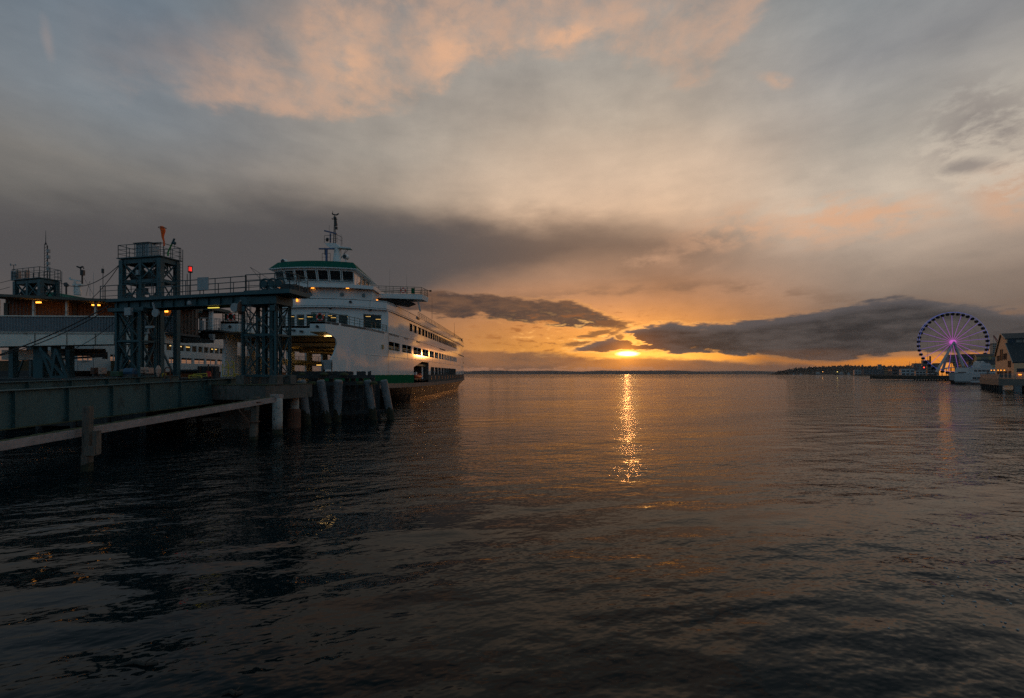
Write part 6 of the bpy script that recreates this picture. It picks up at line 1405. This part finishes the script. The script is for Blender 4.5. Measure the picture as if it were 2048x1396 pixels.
def ship(px0, px1, Y, hull, label, cab, top):
    a, c = at(px0, 0, Y), at(px1, 0, Y); L_ = c.x - a.x
    o = thing('ship', label, 'ship', ((a.x + c.x) / 2, Y, 0)); h = L_ * .055
    m = MB(); m.prism([(a.x, Y, h * 1.5), (a.x + L_ * .06, Y, -1), (c.x - L_ * .02, Y, -1), (c.x, Y, h), (a.x + L_ * .15, Y, h)], (0, L_ * .14, 0)); m.build('hull', mat('hull_%d' % px0, hull, .6), o)
    x = a.x + L_ * cab; zt = at(0, top, Y).z
    m = MB(); m.box((x, Y + L_ * .07, h + (zt - h) * .3), (L_ * .3, L_ * .12, (zt - h) * .6)); m.box((x, Y + L_ * .07, h + (zt - h) * .72), (L_ * .17, L_ * .1, (zt - h) * .3)); m.build('superstructure', mat('ship_upper', (.34, .34, .34), .6), o)
    MB().tube((x, Y + L_ * .07, zt * .8), (x, Y + L_ * .07, zt + L_ * .06), L_ * .008, n=5).build('mast', DGREY, o)
    m = MB(); m.box((x, Y + L_ * .07 - L_ * .062, h + (zt - h) * .4), (L_ * .26, .1, (zt - h) * .12)); m.build('window_row', STRIP, o)
ship(1619, 1643, 2700, (.03, .03, .035), 'dark hulled ship moored below the headland, farthest left', .75, 743.2)
ship(1671, 1692, 2300, (.035, .035, .04), 'ship with a white deckhouse moored beside the yellow quay lamp', .6, 742.8)
ship(1692, 1704, 2100, (.05, .05, .05), 'small ship moored next to the far quay', .5, 744)
ship(1584, 1591, 2800, (.4, .4, .4), 'tiny white boat at the foot of the headland, left of two', .5, 746.6)
ship(1597, 1606, 2800, (.4, .4, .4), 'tiny white boat at the foot of the headland, right of two', .5, 746.4)
# red construction crane on the high rise
cb = at(2001, 692, 640); ct = at(1987, 671, 640)
ck = thing('construction_crane', 'red lattice crane jib leaning over the high rise', 'crane', tuple(cb))
m = MB(); d0 = (ct - cb); sd_ = Vector((.55, 0, .35)).normalized() * 1.5
m.bar(cb - sd_, ct - sd_ * .3, .5); m.bar(cb + sd_, ct + sd_ * .3, .5)
for k in range(9): m.bar(cb.lerp(ct, k / 9) + sd_ * (1 - .7 * k / 9), cb.lerp(ct, (k + 1) / 9) - sd_ * (1 - .7 * k / 9), .4)
m.build('jib', mat('crane_red', (.30, .04, .03), .6), ck); MB().tube(ct, ct - Vector((-.5, 0, 12)), .12, n=5).build('hoist_rope', DGREY, ck); MB().box(cb + Vector((1.5, 0, -1)), (4, 3, 3)).build('cab', mat('crane_red', (.3, .04, .03), .6), ck)

# ---------------------------------------------------------------- pier sheds on the right
ORW = mat('peach_siding_sun_boost', (.72, .40, .23), .8, var=.06, scale=.4, stretch=(1, 1, 6))  # peach siding, its colour raised to make up for the weak sun
ROOFD = mat('shed_roof', (.030, .034, .038), .7, var=.2, scale=.5, spec=.2)
TRIMD = mat('shed_trim', (.20, .19, .17), .6)
WNAVY = mat('shed_glass', (.012, .016, .024), .5, spec=.03)
YSID = mat('yellow_siding', (.36, .27, .13), .8)
e_ = Vector((.643, .766, 0)); w_ = Vector((.766, -.643, 0)); Z_ = Vector((0, 0, 1))
def shed(B0, prof, depth, eave_z, wall_m, label, name):
    """prof: (distance along the gable, height); the shed runs off along w_"""
    o = thing(name, label, 'building', tuple(B0))
    g = lambda L, z, o_=0.0: B0 + e_ * L + w_ * o_ + Vector((0, 0, z - B0.z))
    pts = [g(prof[0][0], B0.z)] + [g(L, z) for L, z in prof] + [g(prof[-1][0], B0.z)]
    MB().prism(pts, w_ * .3).build('gable_wall', wall_m, o)
    MB().hexa([g(prof[0][0], B0.z, .3), g(prof[0][0], B0.z, depth), g(prof[0][0] + .3, B0.z, depth), g(prof[0][0] + .3, B0.z, .3), g(prof[0][0], prof[0][1], .3), g(prof[0][0], prof[0][1], depth), g(prof[0][0] + .3, prof[0][1], depth), g(prof[0][0] + .3, prof[0][1], .3)]).build('side_wall', wall_m, o)
    for (a, za), (c, zc) in zip(prof, prof[1:]):
        if abs(a - c) < .05: continue
        m = MB(); up = Vector((0, 0, .35)); m.hexa([g(a, za, -.25), g(a, za, depth), g(c, zc, depth), g(c, zc, -.25), g(a, za, -.25) + up, g(a, za, depth) + up, g(c, zc, depth) + up, g(c, zc, -.25) + up]); m.build('roof', ROOFD, o)
        MB().bar(g(a, za + .15, -.3), g(c, zc + .15, -.3), .14, .42).build('barge_board', TRIMD, o)
    return o, g
B0 = Vector((153.3, 137.5, 3.9))
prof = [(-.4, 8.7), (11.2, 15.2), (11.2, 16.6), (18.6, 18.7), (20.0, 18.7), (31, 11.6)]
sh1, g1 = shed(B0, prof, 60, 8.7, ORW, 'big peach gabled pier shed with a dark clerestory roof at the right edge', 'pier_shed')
def gwin(o, g, L0, L1, z0, z1, mull=(.5,), m_=WNAVY):
    k = [g(L1, z0, -.04), g(L0, z0, -.04), g(L0, z1, -.04), g(L1, z1, -.04)]
    f = window_frame(MB(), k, .2, .1, mull).build('window', DGREY, o); MB().poly([p + w_ * .02 for p in k]).build('pane', m_, f)
def pxL(px):
    k = (px - CX) / FOC; return (k * B0.y - B0.x) / (e_.x - k * e_.y)
def gz(px, py): L = pxL(px); return CAM_H + (HY - py) / FOC * (B0 + e_ * L).y
for (x0, x1, y0, y1, mu) in ((2001, 2005.7, 698.5, 708, ()), (2001, 2005.7, 709, 720, ()), (1994.6, 1999.2, 711.5, 721.5, (.5,)), (2007.8, 2013.8, 706.5, 718.5, (.33, .66)), (2016.8, 2021.8, 721.5, 734, (.5,)), (1995, 2000.2, 743, 754.5, (.5,)), (2001.5, 2006.6, 743, 754.5, (.5,)), (2010, 2014.6, 742.5, 754.5, (.5,)), (2018, 2022.3, 742, 755, (.5,))):
    gwin(sh1, g1, pxL(x1), pxL(x0), gz(x1, y1), gz(x1, y0), mu)
# clerestory glazing and side details
cg = lambda o_, z: g1(11.2, z, o_)
MB().hexa([g1(11.2, 15.2, .2), g1(11.2, 15.2, 60), g1(11.5, 15.2, 60), g1(11.5, 15.2, .2), g1(11.2, 16.7, .2), g1(11.2, 16.7, 60), g1(11.5, 16.7, 60), g1(11.5, 16.7, .2)]).build('clerestory_wall', mat('navy_panel', (.02, .03, .05), .5), sh1)
for k in range(5):
    a = 2 + k * 5.2; q = [g1(11.15, 15.35, a), g1(11.15, 15.35, a + 4.4), g1(11.15, 16.45, a + 4.4), g1(11.15, 16.45, a)]
    f = window_frame(MB(), q, .12, .1, (.33, .66)).build('window', DGREY, sh1); MB().poly(q).build('pane', mat('pale_glass', (.10, .12, .12), .08, spec=1), f)
for k in range(3):
    a = 1.5 + k * 4; MB().hexa([g1(-.46, 6.2, a), g1(-.46, 6.2, a + 2), g1(-.4, 6.2, a + 2), g1(-.4, 6.2, a), g1(-.46, 6.9, a), g1(-.46, 6.9, a + 2), g1(-.4, 6.9, a + 2), g1(-.4, 6.9, a)]).build('side_sign', LGREY, sh1)
MB().hexa([g1(-.5, 6.0, .6), g1(-.5, 6.0, 40), g1(-.42, 6.0, 40), g1(-.42, 6.0, .6), g1(-.5, 7.1, .6), g1(-.5, 7.1, 40), g1(-.42, 7.1, 40), g1(-.42, 7.1, .6)]).build('fascia_band', mat('navy_panel', (.02, .03, .05), .5), sh1)
MB().box(g1(-.6, 5.2, 1.2), (.5, .4, .3)).build('wall_lamp', AMB, sh1)
for px in (1990, 1996, 2004, 2010, 2017): L = pxL(px); MB().box(g1(L, gz(px, 740.3), -.9), (.22, .22, .2)).build('eave_lamp', AMB, sh1)
m = MB(); m.bar(g1(pxL(1988), gz(1990, 739.6), -.9), g1(pxL(2023), gz(2020, 738.5), -.9), .06); m.build('lamp_wire', CABLE, sh1)
# deck of that pier
K = Vector((150, 139, 0)) - e_ * 1.5
rp = thing('timber_pier', 'railed timber pier on dark piles under the peach shed', 'pier', (170, 150, 0))
kk = lambda L, o_, z: K + e_ * L + w_ * o_ + Vector((0, 0, z))
MB().hexa([kk(0, 0, 1.9), kk(0, 60, 1.9), kk(38, 60, 1.9), kk(38, 0, 1.9), kk(0, 0, 3.88), kk(0, 60, 3.88), kk(38, 60, 3.88), kk(38, 0, 3.88)]).build('deck', mat('pier_deck_wood', (.16, .135, .115), .85, var=.2, scale=.7), rp)
for k in range(9): MB().tube(kk(.6 + 4.4 * k, .5, -2), kk(.6 + 4.4 * k, .5, 2), .42, n=9).build('pile', TIMB, rp)
for k in range(7): MB().tube(kk(.5, .5 + 3.0 * k + (.5 if k else 0), -2), kk(.5, .5 + 3.0 * k + (.5 if k else 0), 2), .45 if k != 1 else .9, n=10).build('pile', TIMB if k != 1 else PILE, rp)
MB().hexa([kk(6, 5, -1), kk(6, 60, -1), kk(6.3, 60, -1), kk(6.3, 5, -1), kk(6, 5, 2), kk(6, 60, 2), kk(6.3, 60, 2), kk(6.3, 5, 2)]).build('inner_wall', BLACKM, rp)
railing(MB(), [kk(.2, 0.2, 3.9), kk(.2, 50, 3.9)], 1.5, 3.4, .07, (1.0, .75, .5, .25)).build('railing', LGREY, rp)
m = MB()
n_ = 60
for k in range(n_): m.box(kk(.3 + 37.4 * k / n_, .2, 4.6), (.1, .46, 1.4), (w_, e_, Z_))
m.build('picket_railing', mat('picket_wood', (.34, .24, .19), .8), rp)
for px in (1987.5, 1990.5): L = pxL(px); MB().tube(g1(L, 3.9, -1.6), g1(L, 6.4, -1.6), .1).build('lamp_post', RUST, rp)
# second, yellow shed farther along
B1 = Vector((0, 0, 3.9)); p = at(1958, 748, 300); B1 = Vector((p.x, 300, 3.9))
sh2, g2 = shed(B1, [(-.5, 11.5), (10, 14.9), (10, 17.2), (17, 19.0), (18.5, 19.0), (32, 12)], 90, 11.5, YSID, 'yellowish pier shed with a dark roof behind the white tour boat', 'pier_shed')
MB().hexa([g2(10, 14.9, .2), g2(10, 14.9, 90), g2(10.3, 14.9, 90), g2(10.3, 14.9, .2), g2(10, 17.3, .2), g2(10, 17.3, 90), g2(10.3, 17.3, 90), g2(10.3, 17.3, .2)]).build('clerestory_wall', YSID, sh2)
for k in range(7):
    a = 2 + k * 5; q = [g2(9.93, 15.2, a), g2(9.93, 15.2, a + 3.4), g2(9.93, 16.8, a + 3.4), g2(9.93, 16.8, a)]
    f = window_frame(MB(), q, .16, .1, (.33, .66)).build('window', TRIMD, sh2); MB().poly(q).build('pane', mat('pale_glass', (.10, .12, .12), .08, spec=1), f)
# white tour boat
BY = 250.0; bx = lambda px, Y=BY: (px - CX) / FOC * Y; bz = lambda py, Y=BY: CAM_H + (HY - py) / FOC * Y
tb_ = thing('tour_boat', 'large white tour boat with two window rows moored behind the peach shed', 'boat', (bx(1965), BY, 0))
BW = mat('boat_white', (.40, .40, .41), .5, var=.06)
x0, x1 = bx(1928), bx(2010)
MB().prism([(x0, BY, bz(745.5)), (bx(1932), BY, bz(762)), (x1, BY, bz(762)), (x1, BY, bz(745)), (bx(1940), BY, bz(746))], (0, 9, 0)).build('hull', BW, tb_)
MB().prism([(bx(1931), BY + .1, bz(760.5)), (bx(1933), BY + .1, -.8), (x1, BY + .1, -.8), (x1, BY + .1, bz(760.5))], (0, 8.8, 0)).build('boot_top', BLACKM, tb_)
MB().prism([(bx(1937), BY + .8, bz(746)), (bx(1941), BY + .8, bz(735)), (x1, BY + .8, bz(735)), (x1, BY + .8, bz(746))], (0, 7.4, 0)).build('main_cabin', BW, tb_)
for (xa, xb) in ((1951.5, 1957), (1959, 1965.5), (1967.3, 1974), (1975.5, 1982), (1984, 1990)):
    for y0, y1 in ((739.9, 741.7), (742.6, 743.6)): MB().box((bx((xa + xb) / 2), BY + .76, bz((y0 + y1) / 2)), (bx(xb) - bx(xa), .1, bz(y0) - bz(y1))).build('window', STRIP, tb_)
MB().box((bx(1975), BY - .03, bz(747.4)), (bx(1990) - bx(1958), .08, .25)).build('side_stripe', DGREY, tb_)
m = MB(); railing(m, [(bx(1939.5), BY + .9, bz(735)), (x1, BY + .9, bz(735))], 1.35, 1.2, .06, (1.0, .66, .33)); m.build('railing', BW, tb_)
MB().prism([(bx(1967.5), BY + 2, bz(735)), (bx(1971.5), BY + 2, bz(723.5)), (bx(1975), BY + 2, bz(722)), (bx(1978.5), BY + 2, bz(726)), (bx(1986.5), BY + 2, bz(726.2)), (bx(1992), BY + 2, bz(733)), (bx(1992), BY + 2, bz(735))], (0, 4.5, 0)).build('wheelhouse', BW, tb_)
MB().bar((bx(1966.5), BY + 3, bz(722.3)), (bx(1973), BY + 3, bz(722.6)), .5, .2).build('radar', BW, tb_)
MB().box((bx(1936.5), BY + 3, bz(745)), (3, 3, .6)).build('foredeck_gear', BLACKM, tb_)
SY = 228.0
sb_ = thing('harbour_boat', 'smaller white boat with a sunlit stem in front of the tour boat', 'boat', (bx(1952, SY), SY, 0))
MB().prism([(bx(1940.5, SY), SY, bz(762, SY)), (bx(1941, SY), SY, bz(757, SY)), (bx(1941.8, SY), SY, bz(747.5, SY)), (bx(1972, SY), SY, bz(747.8, SY)), (bx(1972, SY), SY, bz(765, SY)), (bx(1942, SY), SY, bz(765, SY))], (-1.2, 7, 0)).build('hull', BW, sb_)
for (xa, xb) in ((1945, 1952.5), (1953.7, 1961.2)): q = [(bx(xa, SY), SY - .05, bz(758.6, SY)), (bx(xb, SY), SY - .05, bz(758.6, SY)), (bx(xb, SY), SY - .05, bz(754, SY)), (bx(xa, SY), SY - .05, bz(754, SY))]; f = window_frame(MB(), q, .2, .12, (.5,)).build('window', BW, sb_); MB().poly(q).build('pane', STRIP, f)
MB().box((bx(1957, SY), SY - .04, bz(760.2, SY)), (bx(1972, SY) - bx(1942, SY), .1, .2)).build('rubbing_strake', DGREY, sb_)
MB().box((bx(1957, SY), SY - .02, .15), (bx(1972, SY) - bx(1942, SY), .1, .9)).build('boot_top', BLACKM, sb_)
# ---------------------------------------------------------------- evening haze over the sound
hz = MB(); hz.box((0, 9000, 74), (26000, 24000, 152))
vm = bpy.data.materials.new('haze'); vm.use_nodes = True; nt = vm.node_tree; nt.nodes.clear()
pv = nt.nodes.new('ShaderNodeVolumePrincipled'); pv.inputs['Color'].default_value = (.86, .80, .76, 1); pv.inputs['Density'].default_value = 2.8e-5; pv.inputs['Anisotropy'].default_value = 0.2
ou = nt.nodes.new('ShaderNodeOutputMaterial'); nt.links.new(pv.outputs[0], ou.inputs['Volume'])
tag(hz.build('haze', vm), 'thin evening haze lying over the water', 'haze', kind='stuff')
